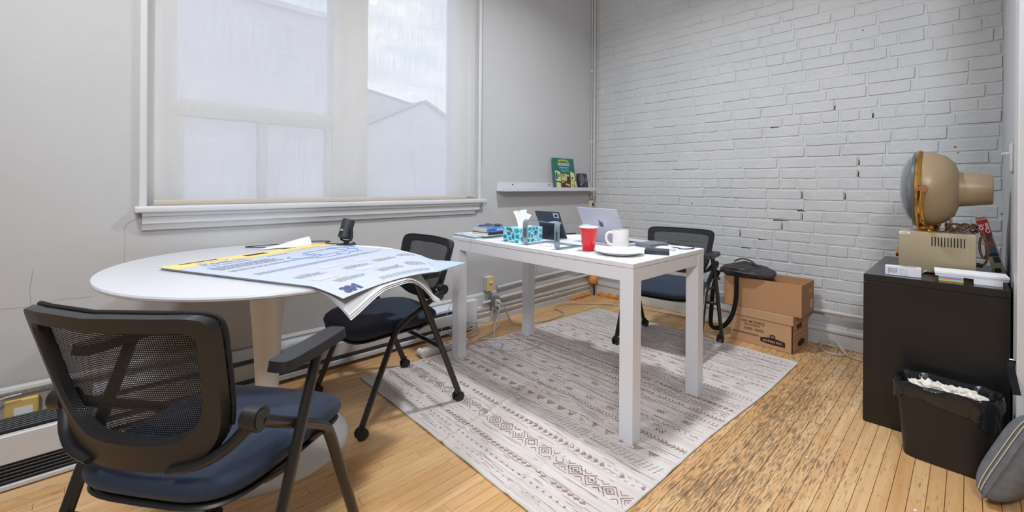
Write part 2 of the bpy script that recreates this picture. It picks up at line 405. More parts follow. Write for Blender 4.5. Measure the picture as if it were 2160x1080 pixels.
# --- roller blind
Mf = bpy.data.materials.new('blind_screen'); Mf.use_nodes = True; h = N(Mf)
ob = h.coords('Object'); wv = h.noise(h.coords('Object', (1, 180, 5)), 1.0, 2); wh = h.noise(h.coords('Object', (1, 6, 200)), 1.0, 2)
wvv = h.math('ADD', h.math('MULTIPLY', wv, 0.6), h.math('MULTIPLY', wh, 0.4))
colr = h.ramp(wvv, 0.3, 0.7, (0.80, 0.80, 0.80, 1), (0.93, 0.93, 0.93, 1))
df = h.n('ShaderNodeBsdfDiffuse'); tl = h.n('ShaderNodeBsdfTranslucent'); tp = h.n('ShaderNodeBsdfTransparent')
h.l(colr, df.inputs['Color']); h.l(colr, tl.inputs['Color'])
m1 = h.n('ShaderNodeMixShader', Fac=0.74); h.l(df.outputs[0], m1.inputs[1]); h.l(tl.outputs[0], m1.inputs[2])
m2 = h.n('ShaderNodeMixShader'); h.l(h.math('MULTIPLY', wvv, 0.36), m2.inputs[0]); h.l(m1.outputs[0], m2.inputs[1]); h.l(tp.outputs[0], m2.inputs[2])
h.l(m2.outputs[0], h.t.nodes['Material Output'].inputs['Surface'])
bl = thing('roller_blind', 'white translucent roller blind drawn down over the window', 'blind', (-0.02, -2.45, 0.965))
bm = new(); poly(bm, [(0, -0.945, 0.02), (0, 0.945, 0.02), (0, 0.945, 1.77), (0, -0.945, 1.77)]); obj('fabric', bm, Mf, bl, 0)
bm = new(); box(bm, (-0.009, -0.952, 0.0), (0.009, 0.958, 0.024), 0.004, 2); obj('bottom_rail', bm, mat('rail_beige', rgb(190, 180, 168), 0.5), bl)
bm = new(); cyl(bm, (0, -0.95, 1.75), (0, 0.95, 1.75), 0.025); obj('roller_tube', bm, FRAME, bl)
bm = new()
tube(bm, [(0.030, 0.985, 1.7), (0.031, 0.986, 0.6), (0.032, 0.988, 0.28), (0.033, 0.995, 0.26), (0.031, 1.0, 0.29), (0.03, 1.0, 0.7), (0.03, 1.0, 1.7)], 0.0018, 5)
obj('bead_chain', bm, mat('chain_grey', rgb(190, 190, 190), 0.4), bl)
bm = new()
blurred(bm, 0.075, 0.008, 9, lambda x, y: (0.0098, 0.90 + x, 0.008 + y)); obj('maker_mark', bm, mat('mark_brown', rgb(120, 100, 80), 0.7), bl, 0, kind='stuff')
# --- outdoors
def facade_mat(name, c, sc=1.0):
    return mat(name, c, 0.8, var=0.06, vscale=2.5)
bm = new(); box(bm, (-9, -14, -4), (-6, -0.05, 4.23)); box(bm, (-9, -14.1, 4.23), (-5.9, 0.05, 4.33))
nb = obj('neighbouring_building', bm, facade_mat('mauve_render', rgb(206, 198, 210)), None, 0); tag(nb, 'pale mauve flat-roofed building across the way, seen through the blind', 'building')
def house(name, x0, x1, y0, y1, eave, ridge, label, wc, rc):
    t = thing(name, label, 'building', ((x0 + x1) / 2, (y0 + y1) / 2, -4))
    ym = (y1 - y0) / 2; xm = (x1 - x0) / 2; e = eave + 4; rg = ridge + 4
    bm = new(); pts = [(-ym, 0), (ym, 0), (ym, e), (0, rg), (-ym, e)]
    a = [bm.verts.new((-xm, y, z)) for y, z in pts]; b = [bm.verts.new((xm, y, z)) for y, z in pts]
    bm.faces.new(a); bm.faces.new(list(reversed(b)))
    for i in range(5): bm.faces.new((a[i], b[i], b[(i + 1) % 5], a[(i + 1) % 5]))
    obj('wall', bm, wc, t, 0)
    for s in (-1, 1):
        bm = new(); d = Vector((0, s * ym, e - rg)); d2 = d * 1.08
        v = [(-xm - .2, 0, rg + .12), (xm + .2, 0, rg + .12), (xm + .2, d2.y, rg + d2.z + .12), (-xm - .2, d2.y, rg + d2.z + .12)]
        f = poly(bm, v); bmesh.ops.solidify(bm, geom=[f], thickness=0.12); obj('roof', bm, rc, t, 0)
    return t
house('gabled_house', -18, -12, 2.9, 8.2, 2.9, 4.2, 'pale gabled house in the distance, seen through the blind', facade_mat('pale_siding', rgb(205, 208, 216)), mat('slate_roof', rgb(190, 194, 204), 0.8))
house('low_house', -26, -20, 2.0, 12.0, 5.3, 6.1, 'low flat grey house beyond the gabled one, seen through the blind', facade_mat('grey_siding', rgb(190, 194, 206)), mat('dark_roof', rgb(176, 180, 196), 0.8))
bm = new(); box(bm, (-60, -60, -4.2), (-0.3, 60, -4.0)); o = struct('ground', bm, mat('street_grey', rgb(130, 130, 128), 0.9))
# ================================================================ WALL BASE, PIPES, HEATERS
bm = new()
pr = [(0.0, 0.0), (0.022, 0.0), (0.022, 0.04), (0.015, 0.05), (0.015, 0.105), (0.024, 0.112), (0.022, 0.13), (0.012, 0.14), (0.012, 0.225), (0.0, 0.24)]
def extr_y(bm, pr, y0, y1):
    a = [bm.verts.new((x, y0, z)) for x, z in pr]; b = [bm.verts.new((x, y1, z)) for x, z in pr]; n = len(pr)
    bm.faces.new(a); bm.faces.new(list(reversed(b)))
    for i in range(n): bm.faces.new((a[i], b[i], b[(i + 1) % n], a[(i + 1) % n]))
OLDTRIM = mat('old_painted_trim', rgb(198, 196, 193), 0.5, var=0.06, vscale=6, bump=0.5, bscale=16, bdist=0.008)
extr_y(bm, pr, -6.4, -0.022); struct('baseboard_left', bm, OLDTRIM, 'thickly painted stepped baseboard under the window', 25)
bm = new()
box(bm, (0.0, -0.022, 0.0), (XR, 0.0, 0.095), 0.004); box(bm, (0.0, -0.030, 0.095), (XR, 0.0, 0.125), 0.008, 2)
struct('baseboard_back', bm, OLDTRIM, 'painted ledge at the foot of the brick wall', 25)
def pipe(name, pts, r, label, mt=OLDTRIM, group='painted conduits on the walls', clips=()):
    t = thing(name, label, 'conduit', pts[0], group=None)
    o0 = Vector(pts[0]); bm = new(); tube(bm, [Vector(p) - o0 for p in pts], r, 10); obj('pipe', bm, mt, t)
    for c in clips:
        bm = new(); c = Vector(c) - o0; box(bm, c - Vector((0.014, 0.008, 0.016)), c + Vector((0.010, 0.008, 0.016)), 0.003); obj('clip', bm, mt, t)
    return t
pipe('wall_conduit', [(0.024, -1.30, 0.262), (0.022, -0.9, 0.275), (0.022, -0.45, 0.285), (0.03, -0.32, 0.27), (0.04, -0.16, 0.24), (0.04, -0.05, 0.24)], 0.011, 'white painted conduit running from the yellow outlet to the corner', clips=[(0.024, -1.0, 0.272), (0.022, -0.6, 0.282)])
pipe('wall_conduit', [(0.034, -1.46, 0.168), (0.034, -1.34, 0.172)], 0.010, 'short white conduit between heater and grey junction box')
pipe('wall_conduit', [(0.034, -1.33, 0.178), (0.034, -0.9, 0.188), (0.034, -0.5, 0.198), (0.04, -0.06, 0.205)], 0.012, 'white painted conduit running from the grey junction box to the corner', clips=[(0.034, -0.75, 0.192)])
pipe('wall_conduit', [(0.03, -1.50, 0.085), (0.03, -0.8, 0.088), (0.03, -0.06, 0.09)], 0.006, 'thin white cable clipped low along the baseboard', clips=[(0.028, -1.0, 0.087), (0.028, -0.6, 0.089)])
pipe('wall_conduit', [(0.05, -0.045, 0.235), (1.3, -0.042, 0.24), (2.25, -0.042, 0.235)], 0.012, 'white painted conduit running low along the brick wall')
pipe('wall_conduit', [(0.034, -4.4, 0.26), (0.034, -3.2, 0.262)], 0.017, 'fat white pipe above the black-grilled heater')
# vertical conduits in the corner
pipe('corner_conduit', [(0.018, -0.022, 0.93), (0.018, -0.022, 2.96)], 0.013, 'thick white vertical conduit in the room corner')
pipe('corner_conduit', [(0.011, -0.052, 0.94), (0.011, -0.052, 2.96)], 0.006, 'thin white vertical cable left of the corner conduit', clips=[(0.011, -0.052, 1.5), (0.011, -0.052, 2.2)])
pipe('corner_conduit', [(0.048, -0.012, 0.80), (0.046, -0.012, 2.96)], 0.008, 'slim white vertical conduit against the brick beside the corner', mat('aged_trim', rgb(190, 186, 178), 0.6))
t = thing('phone_jack', 'small beige phone jack box in the room corner', 'socket', (0.0, -0.055, 0.835))
bm = new(); box(bm, (0.0, -0.032, 0), (0.03, 0.03, 0.09), 0.004, 2); obj('housing', bm, mat('beige_plastic', rgb(206, 192, 172), 0.5), t)
bm = new(); box(bm, (0.0295, -0.008, 0.035), (0.032, 0.018, 0.065)); obj('port', bm, BLACK_PL, t, 0)
# baseboard heater
t = thing('baseboard_heater', 'long low white baseboard heater under the window', 'heater', (0.024, -3.6, 0.0))
bm = new(); pr = [(0, 0.03), (0.012, 0.03), (0.012, 0.195), (0.0, 0.215)]; extr_y(bm, pr, 0, 2.02); obj('back_plate', bm, WHITE_TRIM, t, 25)
bm = new(); pr = [(0.0, 0.218), (0.018, 0.218), (0.05, 0.190), (0.05, 0.176), (0.044, 0.176), (0.012, 0.206), (0.0, 0.206)]; extr_y(bm, pr, 0, 2.0); obj('top_cover', bm, mat('heater_top', rgb(205, 212, 222), 0.35), t, 25)
bm = new(); box(bm, (0.03, 0, 0.075), (0.05, 2.0, 0.150), 0.003); obj('front_panel', bm, WHITE_TRIM, t)
bm = new(); pr = [(0.012, 0.025), (0.052, 0.025), (0.052, 0.045), (0.044, 0.05), (0.012, 0.04)]; extr_y(bm, pr, 0, 2.0); obj('bottom_lip', bm, WHITE_TRIM, t, 25)
bm = new(); box(bm, (0.012, 0.01, 0.045), (0.03, 1.99, 0.185)); obj('dark_fins', bm, mat('heater_dark', rgb(90, 92, 96), 0.6), t, 0)
bm = new(); box(bm, (0.0, 1.93, 0.028), (0.056, 2.055, 0.222), 0.004); obj('end_cap', bm, WHITE_TRIM, t)
for y in (0.0, 2.0):
    bm = new(); box(bm, (0.005, y + 0.0, 0.0), (0.04, y + 0.02, 0.03)); obj('foot', bm, mat('heater_dark', rgb(90, 92, 96), 0.6), t)
# convector on the left
t = thing('convector_heater', 'white convector heater with black slatted grilles', 'heater', (0.15, -4.55, 0.0))
bm = new(); box(bm, (0.0, 0, 0.012), (0.145, 0.92, 0.19), 0.004); obj('housing', bm, mat('grille_black', rgb(24, 24, 25), 0.5), t)
bm = new(); box(bm, (0.13, 0, 0.093), (0.155, 0.925, 0.193), 0.004); obj('front_panel', bm, WHITE_TRIM, t)
bm = new(); box(bm, (0.13, 0, 0.004), (0.156, 0.925, 0.022), 0.003); obj('bottom_rail', bm, WHITE_TRIM, t)
for k in range(5):
    bm = new(); z = 0.030 + k * 0.0125; box(bm, (0.135, 0.0, z), (0.153, 0.92, z + 0.006), 0.001); obj('slat', bm, mat('slat_black', rgb(44, 44, 46), 0.4), t)
for k in range(7):
    bm = new(); x = 0.004 + k * 0.018; box(bm, (x, 0.0, 0.19), (x + 0.009, 0.92, 0.202), 0.001); obj('slat', bm, mat('slat_black', rgb(44, 44, 46), 0.4), t)
# yellow tag box behind the heater
t = thing('paint_stained_box', 'small yellow junction box with a white sticker above the convector', 'junction box', (0.034, -3.80, 0.15))
bm = new(); box(bm, (-0.012, -0.045, 0.0), (0.02, 0.045, 0.075), 0.004); obj('housing', bm, mat('yellowed', rgb(222, 188, 110), 0.6), t)
bm = new(); box(bm, (0.0205, -0.02, 0.01), (0.0215, 0.03, 0.045)); st = obj('sticker', bm, PAPER, t, 0)
bm = new(); tube(bm, [(0.03, 0.0, 0.10), (0.03, -0.06, 0.09), (0.03, -0.10, 0.03), (0.025, -0.08, 0.0), (0.02, -0.03, 0.01)], 0.003, 6, 6); obj('wire', bm, CORD_W, t)
# outlets
t = thing('wall_outlet', 'yellowed outlet in a white surface box above the baseboard', 'outlet', (0.0, -1.39, 0.255))
bm = new(); box(bm, (0, -0.035, 0), (0.042, 0.035, 0.105), 0.003); obj('back_box', bm, WHITE_TRIM, t)
bm = new(); box(bm, (0.042, -0.037, -0.002), (0.05, 0.037, 0.107), 0.002); p = obj('cover_plate', bm, mat('yellow_plate', rgb(226, 196, 130), 0.45), t)
bm = new(); box(bm, (0.0502, -0.016, 0.062), (0.0508, 0.016, 0.076)); obj('label', bm, PAPER, p, 0)
for y in (-0.009, 0.009):
    bm = new(); box(bm, (0.0502, y - 0.004, 0.042), (0.051, y + 0.004, 0.054)); obj('slot', bm, BLACK_PL, p, 0)
t = thing('junction_box', 'grey metal junction box with two plugs in its outlet', 'outlet', (0.024, -1.345, 0.10))
bm = new(); box(bm, (0, -0.036, 0), (0.045, 0.036, 0.105), 0.008, 2); obj('housing', bm, mat('galvanised', rgb(140, 140, 142), 0.45, metal=0.6, var=0.2, vscale=40), t)
bm = new(); box(bm, (0.045, -0.017, 0.03), (0.049, 0.017, 0.085), 0.006, 2); obj('receptacle', bm, mat('ivory', rgb(220, 205, 170), 0.45), t)
for z in (0.042, 0.072):
    bm = new(); box(bm, (0.049, -0.011, z - 0.012), (0.078, 0.011, z + 0.012), 0.004); cyl(bm, (0.074, 0, z), (0.095, 0.004, z - 0.012), 0.007, 0.004, 8); obj('plug', bm, CORD_W, t)
# orange foam in the corner
FOAM = mat('orange_foam', rgb(214, 140, 66), 0.75, var=0.25, vscale=30, bump=0.6, bscale=40, bdist=0.01)
t = thing('expanding_foam', 'orange blob of expanding foam in the room corner', 'foam', (0.065, -0.09, 0.0))
bm = new(); bmesh.ops.create_icosphere(bm, subdivisions=3, radius=0.048)
for v in bm.verts: v.co = v.co * (1 + 0.10 * math.sin(v.co.x * 60 + 1) * math.cos(v.co.z * 50)) + Vector((0, 0, 0.155))
obj('ball', bm, FOAM, t, 60)
bm = new(); tube(bm, [(0.0, 0.01, 0.11), (0.005, 0.015, 0.05), (0.0, 0.02, 0.0)], 0.008, 6, 4); obj('black_drip', bm, CORD_B, t)
for pts in ([(-0.035, -0.30 + 0.035 * k, 0.010 + 0.007 * ((k * 7) % 3)) for k in range(9)], [(0.02 + 0.033 * k, 0.052, 0.012 + 0.006 * ((k * 5) % 3)) for k in range(8)]):
    bm = new(); tube(bm, [(x, y, r * 0.7) for x, y, r in pts], [r for x, y, r in pts], 8)
    for v in bm.verts: v.co += Vector((0.004 * math.sin(v.co.y * 170 + v.co.x * 140), 0, 0.004 * math.cos(v.co.x * 210 + v.co.y * 90)))
    obj('bead', bm, FOAM, t, 60)
# light switch on the right wall
t = thing('light_switch', 'white toggle light switch on the short wall', 'switch', (XR, -0.80, 1.14))
bm = new(); box(bm, (-0.008, -0.055, 0), (0, 0.055, 0.12), 0.003, 2); obj('plate', bm, WHITE_LAM, t)
bm = new(); box(bm, (-0.032, -0.006, 0.072), (-0.008, 0.006, 0.084), 0.002); obj('toggle', bm, WHITE_LAM, t)
# ================================================================ SHELF AND ITS BOOKS
t = thing('picture_ledge', 'white picture ledge shelf on the plaster wall', 'shelf', (0.0, -1.30, 1.02))
L = 1.225
bm = new(); box(bm, (0, 0, 0), (0.012, L, 0.072), 0.001); obj('back_panel', bm, WHITE_LAM, t)
bm = new(); box(bm, (0.012, 0, 0), (0.088, L, 0.010), 0.001); obj('shelf_board', bm, WHITE_LAM, t)
bm = new(); box(bm, (0.078, 0, 0.010), (0.088, L, 0.032), 0.001); obj('front_lip', bm, WHITE_LAM, t)
for y in (0.17, 0.62):
    bm = new(); cyl(bm, (0.0125, y, 0.055), (0.0135, y, 0.055), 0.006, n=10); obj('screw_hole', bm, BLACK_PL, t)
def leaning(name, label, cat, y0, w, hgt, th, xb, xt, mt):
    """flat thing standing at x=xb leaning back to x=xt; local frame u along y, v up the face"""
    t = thing(name, label, cat, (xb, y0, 1.0302)); ang = math.atan2(xb - xt, math.sqrt(max(hgt ** 2 - (xb - xt) ** 2, 1e-6)))
    R = Matrix.Rotation(-ang, 4, 'Y')
    def f(u, v, d=0.0006): return tuple(R @ Vector((d, u, v)))
    bm = new(); box(bm, (-th, 0, 0), (0, w, hgt), 0.0015, 1, R); b = obj('cover_board', bm, mt, t)
    return t, f, b
GREEN = mat('album_green', rgb(30, 104, 92), 0.4)
t, f, cv = leaning('album_sleeve', 'green illustrated album sleeve leaning on the wall shelf', 'record', -0.655, 0.30, 0.292, 0.008, 0.070, 0.022, GREEN)
CREAM = mat('print_cream', rgb(214, 204, 140), 0.6); YEL = mat('print_yellow', rgb(206, 190, 40), 0.6); LAV = mat('print_lavender', rgb(190, 186, 206), 0.6)
SKY = mat('print_sky', rgb(140, 190, 205), 0.6); BRN = mat('print_brown', rgb(70, 44, 46), 0.6); RED = mat('print_red', rgb(190, 60, 60), 0.6); LIME = mat('print_lime', rgb(170, 196, 120), 0.6); ORG = mat('print_orange', rgb(220, 160, 40), 0.6); TEAL = mat('print_teal', rgb(24, 92, 92), 0.6)
def pr_quads(parent, fm, mt, rects, d=0.0006):
    bm = new()
    for q in rects:
        if not isinstance(q[0], tuple): quad2(bm, q[0], q[1], q[2], q[3], lambda x, y: fm(x, y, d))
        else: poly(bm, [fm(x, y, d) for x, y in q])
    return obj('print', bm, mt, parent, 0, kind='stuff' if len(rects) > 1 else None)
bm = new(); blurred(bm, 0.15, 0.016, 13, lambda x, y: f(0.15 + x, 0.265 + y - 1.6 * x * x)); obj('print', bm, YEL, cv, 0, kind='stuff')
bm = new(); blurred(bm, 0.17, 0.028, 11, lambda x, y: f(0.15 + x, 0.222 + y)); obj('print', bm, LAV, cv, 0, kind='stuff')
bm = new(); blurred(bm, 0.135, 0.012, 16, lambda x, y: f(0.15 + x, 0.198 + y)); obj('print', bm, SKY, cv, 0, kind='stuff')
bm = new()
for k, (x, y, l) in enumerate(((0.10, 0.183, 0.04), (0.16, 0.183, 0.05), (0.105, 0.174, 0.05), (0.165, 0.175, 0.045), (0.12, 0.166, 0.05))): quad2(bm, x, y, x + l, y + 0.003, f)
obj('print', bm, SKY, cv, 0)
pr_quads(cv, f, CREAM, [((0.015, 0.085), (0.085, 0.08), (0.085, 0.165), (0.018, 0.178)), ((0.012, 0.0), (0.075, 0.0), (0.075, 0.065), (0.02, 0.07)), ((0.225, 0.085), (0.29, 0.085), (0.285, 0.155), (0.23, 0.172)), ((0.215, 0.0), (0.298, 0.0), (0.298, 0.08), (0.22, 0.08)), (0.08, 0.0, 0.20, 0.014)])
pr_quads(cv, f, TEAL, [(0.03, 0.10, 0.045, 0.165), (0.055, 0.115, 0.07, 0.145), (0.02, 0.10, 0.03, 0.15), (0.24, 0.02, 0.252, 0.06), (0.265, 0.02, 0.28, 0.05), (0.24, 0.10, 0.262, 0.12), (0.085, 0.002, 0.12, 0.009), (0.14, 0.002, 0.19, 0.009)], 0.0009)
pr_quads(cv, f, BRN, [(0.09, 0.02, 0.215, 0.150)], 0.0008)
pr_quads(cv, f, LIME, [((0.093, 0.085), (0.17, 0.085), (0.175, 0.147), (0.093, 0.147))], 0.0010)
pr_quads(cv, f, ORG, [((0.14, 0.045), (0.205, 0.03), (0.208, 0.048), (0.15, 0.062)), ((0.095, 0.06), (0.15, 0.078), (0.15, 0.084), (0.095, 0.075)), (0.255, 0.06, 0.275, 0.075)], 0.0010)
bm = new(); put_text(bm, 'ZPA', 0.028, lambda x, y: f(0.097 + x, 0.122 + y, 0.0013), 'LEFT', 0.0012); obj('print', bm, RED, cv, 0)
bm = new(); blurred(bm, 0.034, 0.018, 3, lambda x, y: f(0.190 + x, 0.124 + y, 0.0013)); obj('print', bm, CREAM, cv, 0, kind='stuff')
t, f, cv = leaning('paperback_book', 'small dark paperback with a grey face print on the wall shelf', 'book', -0.305, 0.135, 0.158, 0.022, 0.070, 0.040, mat('book_charcoal', rgb(48, 46, 50), 0.5))
bm = new()
vs = [f(0.05 + 0.036 * math.cos(a * PI / 12), 0.102 + 0.046 * math.sin(a * PI / 12), 0.0008) for a in range(24)]; poly(bm, vs); obj('print', bm, mat('print_grey', rgb(104, 106, 120), 0.6, var=0.5, vscale=60), cv, 0)
pr_quads(cv, f, mat('print_navy', rgb(50, 72, 108), 0.6), [(0.078, 0.04, 0.118, 0.058), (0.07, 0.018, 0.118, 0.036)])
pr_quads(cv, f, LAV, [(0.10, 0.075 + 0.009 * k, 0.118, 0.079 + 0.009 * k) for k in range(5)] + [(0.02, 0.045, 0.033, 0.06)])
# ================================================================ ROUND TABLE
t = thing('pedestal_table', 'white oval pedestal table under the window', 'table', (0.612, -3.085, 0.0))
bm = new()
pf = [(0, 0.728), (0.80, 0.728), (0.93, 0.729), (0.985, 0.733), (0.998, 0.738), (1.0, 0.744), (0.994, 0.7495), (0.985, 0.75), (0, 0.75)]
lathe(bm, pf, 96, None, 0.604, 0.525); obj('table_top', bm, WHITE_LAM, t, 40)
PED = mat('pedestal_white', rgb(225, 223, 220), 0.35, var=0.04, vscale=10)
bm = new()
pf = [(0.105, 0.728), (0.088, 0.715), (0.076, 0.68), (0.064, 0.6), (0.054, 0.48), (0.047, 0.36), (0.043, 0.26), (0.043, 0.18), (0.050, 0.12), (0.066, 0.085)]
lathe(bm, pf, 40); obj('column', bm, PED, t, 60)
bm = new()
pf = [(0.062, 0.09), (0.085, 0.068), (0.12, 0.054), (0.18, 0.042), (0.25, 0.030), (0.30, 0.018), (0.315, 0.009), (0.317, 0.0), (0, 0.0)]
lathe(bm, pf, 64); obj('base', bm, mat('base_marbled', rgb(226, 225, 223), 0.3, var=0.10, vscale=5), t, 60)
# ================================================================ DESK
dk = thing('writing_desk', 'white rectangular desk with square legs standing on the rug', 'desk', (1.008, -1.655, 0.0), math.radians(-0.56))
DW, DD, DH, LG = 1.272, 0.675, 0.75, 0.064
DESKW = mat('desk_white', rgb(230, 231, 237), 0.32)
bm = new(); box(bm, (-DW / 2, -DD / 2, DH - 0.021), (DW / 2, DD / 2, DH), 0.0015); obj('desk_top', bm, DESKW, dk)
for sx_ in (-1, 1):
    for sy in (-1, 1):
        x = sx_ * (DW / 2 - LG / 2 - 0.001); y = sy * (DD / 2 - LG / 2 - 0.001)
        bm = new(); box(bm, (x - LG / 2, y - LG / 2, 0.003), (x + LG / 2, y + LG / 2, DH - 0.0225), 0.0015); obj('leg', bm, DESKW, dk)
for s in (-1, 1):
    y = s * (DD / 2 - 0.012); bm = new(); box(bm, (-DW / 2 + LG, y - 0.009, DH - 0.079), (DW / 2 - LG, y + 0.009, DH - 0.0225), 0.001); obj('apron_rail', bm, DESKW, dk)
    x = s * (DW / 2 - 0.012); bm = new(); box(bm, (x - 0.009, -DD / 2 + LG, DH - 0.079), (x + 0.009, DD / 2 - LG, DH - 0.0225), 0.001); obj('apron_rail', bm, DESKW, dk)
# ================================================================ CHAIRS
Mm = bpy.data.materials.new('chair_mesh_fabric'); Mm.use_nodes = True; h = N(Mm)
oc = h.n('ShaderNodeTexCoord').outputs['Object']; sp = h.n('ShaderNodeSeparateXYZ'); h.l(oc, sp.inputs[0])
K = 2 * PI / 0.0088
sa = h.math('SINE', h.math('MULTIPLY', h.math('ADD', sp.outputs[0], sp.outputs[2]), K)); sb = h.math('SINE', h.math('MULTIPLY', h.math('SUBTRACT', sp.outputs[0], sp.outputs[2]), K))
hole = h.math('GREATER_THAN', h.math('MULTIPLY', sa, sb), 0.47)
tp = h.n('ShaderNodeBsdfTransparent'); ms = h.n('ShaderNodeMixShader'); h.l(hole, ms.inputs[0])
h.b.inputs['Base Color'].default_value = rgb(22, 25, 32); h.b.inputs['Roughness'].default_value = 0.75
h.l(h.b.outputs[0], ms.inputs[1]); h.l(tp.outputs[0], ms.inputs[2]); h.l(ms.outputs[0], h.t.nodes['Material Output'].inputs['Surface'])
SEATF = mat('seat_fabric_navy', rgb(36, 49, 70), 0.8, var=0.15, vscale=200, bump=0.25, bscale=500, bdist=0.001, sheen=0.06)
def sgnpow(c, e): return math.copysign(abs(c) ** e, c)
def back_curve(k, n, hw, zt, zb, et, eb):
    a = 2 * PI * k / n; c, s = math.cos(a), math.sin(a); e = et if s >= 0 else eb
    zc = (zt + zb) / 2 + 0.03; H1 = (zt - zc) if s >= 0 else (zc - zb)
    z = zc + H1 * sgnpow(s, 2 / e); x = hw * (1 - 0.16 * max(0, (zt - z) / (zt - zb)) ** 1.2) * sgnpow(c, 2 / e)
    return x, z
def back_y(x, z):
    return -0.150 - 0.30 * max(0, z - 0.55) + 0.10 * max(0, 0.55 - z) - 0.055 * (1 - min(1, (x / 0.24) ** 2))
def make_chair():
    t = thing('nesting_chair', 'x', 'chair')
    # seat cushion
    def seat_shell(bm, z0, z1, infl, grow):
        n = 48; rings = []
        for (zz, sc) in ((z0, 0.93 + grow), (z0 + 0.012, 0.985 + grow), ((z0 + z1) / 2, 1.0 + grow), (z1 - 0.012, 0.985 + grow), (z1, 0.93 + grow), (z1 + infl * 0.6, 0.7), (z1 + infl, 0.35)):
            R = []
            for k in range(n):
                a = 2 * PI * k / n; x = 0.235 * sgnpow(math.cos(a), 2 / 4.2); y = 0.235 * sgnpow(math.sin(a), 2 / 4.2)
                x *= 1.0 + 0.06 * (y / 0.235); drop = -0.022 * max(0, y / 0.235) ** 3
                R.append(bm.verts.new((x * sc, 0.035 + y * sc, zz + drop)))
            rings.append(R)
        for a, b in zip(rings, rings[1:]):
            for k in range(n): bm.faces.new((a[k], a[(k + 1) % n], b[(k + 1) % n], b[k]))
        bm.faces.new(list(reversed(rings[0]))); bm.faces.new(rings[-1])
    bm = new(); seat_shell(bm, 0.405, 0.452, 0.012, 0.0); obj('seat', bm, SEATF, t, 50)
    bm = new(); seat_shell(bm, 0.388, 0.404, 0.0, -0.03); obj('seat_pan', bm, BLACK_PL, t, 50)
    # backrest frame ring
    bm = new(); n = 72; loops = []
    for (hw, zt, zb, et, eb, dy) in ((0.233, 0.796, 0.480, 10, 4.0, 0.006), (0.238, 0.80, 0.474, 10, 4.0, -0.004), (0.233, 0.796, 0.48, 10, 4.0, -0.020), (0.205, 0.770, 0.532, 10, 3.8, -0.020), (0.200, 0.765, 0.540, 10, 3.8, -0.012), (0.200, 0.765, 0.540, 10, 3.8, 0.006)):
        R = []
        for k in range(n):
            x, z = back_curve(k, n, hw, zt, zb, et, eb); R.append(bm.verts.new((x, back_y(x, z) + dy, z)))
        loops.append(R)
    for i in range(6):
        a, b = loops[i], loops[(i + 1) % 6]
        for k in range(n): bm.faces.new((a[k], a[(k + 1) % n], b[(k + 1) % n], b[k]))
    fr = obj('backrest_frame', bm, BLACK_PL, t, 40)
    bm = new(); rings = []
    for sc in (1.0, 0.93, 0.8, 0.6, 0.4, 0.2):
        R = []
        for k in range(n):
            x, z = back_curve(k, n, 0.236, 0.799, 0.48, 10, 4.0); zc = 0.655; x *= sc; z = zc + (z - zc) * sc
            R.append(bm.verts.new((x, back_y(x, z) + 0.009 + 0.004 * (sc < 0.95), z)))
        rings.append(R)
    for a, b in zip(rings, rings[1:]):
        for k in range(n): bm.faces.new((a[k], a[(k + 1) % n], b[(k + 1) % n], b[k]))
    bm.faces.new(rings[-1]); obj('backrest_mesh', bm, Mm, t, 60)
    bm = new(); P = []
    for k in range(n): x, z = back_curve(k, n, 0.237, 0.80, 0.48, 10, 4.0); P.append((x, back_y(x, z) + 0.008, z))
    tube(bm, [P[k] for k in range(68, 72)] + [P[k] for k in range(0, 41)], 0.0045, 6); obj('edge_binding', bm, mat('binding_black', rgb(24, 25, 28), 0.8), fr, 60)
    for s in (-1, 1):
        bm = new()
        tube(bm, [(s * 0.252, -0.150, 0.572), (s * 0.232, -0.158, 0.548), (s * 0.205, -0.178, 0.520), (s * 0.16, -0.198, 0.497), (s * 0.10, -0.21, 0.487)], [0.026, 0.012], 10, 3, 0.6); obj('back_bracket', bm, BLACK_PL, t, 50)
        bm = new(); cyl(bm, (s * 0.236, -0.157, 0.572), (s * 0.272, -0.157, 0.572), 0.024, n=24); hb = obj('hub', bm, BLACK_PL, t)
        bm = new(); cyl(bm, (s * 0.272, -0.157, 0.572), (s * 0.275, -0.157, 0.572), 0.019, n=24); obj('hub_cap', bm, BLACK_PL, hb)
        bm = new(); tube(bm, smooth_path([(s * 0.262, -0.150, 0.566), (s * 0.262, -0.06, 0.515), (s * 0.262, 0.035, 0.463), (s * 0.262, 0.075, 0.435), (s * 0.262, 0.103, 0.395), (s * 0.264, 0.17, 0.235), (s * 0.266, 0.245, 0.052)], 5), 0.0165, 10, 0, 0.75); obj('leg', bm, BLACK_TUBE, t, 60)
        bm = new(); tube(bm, [(s * 0.284, 0.014, 0.647), (s * 0.285, -0.10, 0.385), (s * 0.280, -0.238, 0.052)], 0.0155, 10, 0, 0.8); obj('leg', bm, BLACK_TUBE, t, 60)
        bm = new()
        pts = []
        for k in range(32):
            a = 2 * PI * k / 32; pts.append((s * 0.274 + 0.028 * sgnpow(math.cos(a), 2 / 5), 0.0 + 0.118 * sgnpow(math.sin(a), 2 / 9)))
        prism(bm, pts, 0.645, 0.667); vs = [v for v in bm.verts]
        for v in vs:
            if v.co.z < 0.65: v.co.x = s * 0.274 + (v.co.x - s * 0.274) * 1.12; v.co.y *= 1.03
            v.co.z += 0.02 * (v.co.y / 0.125) ** 2 * 0.15
        obj('arm_pad', bm, BLACK_PL, t, 30)
        bm = new(); cyl(bm, (s * 0.262, -0.052, 0.508), (s * 0.292, -0.052, 0.508), 0.009, n=12); obj('pivot', bm, BLACK_TUBE, t)
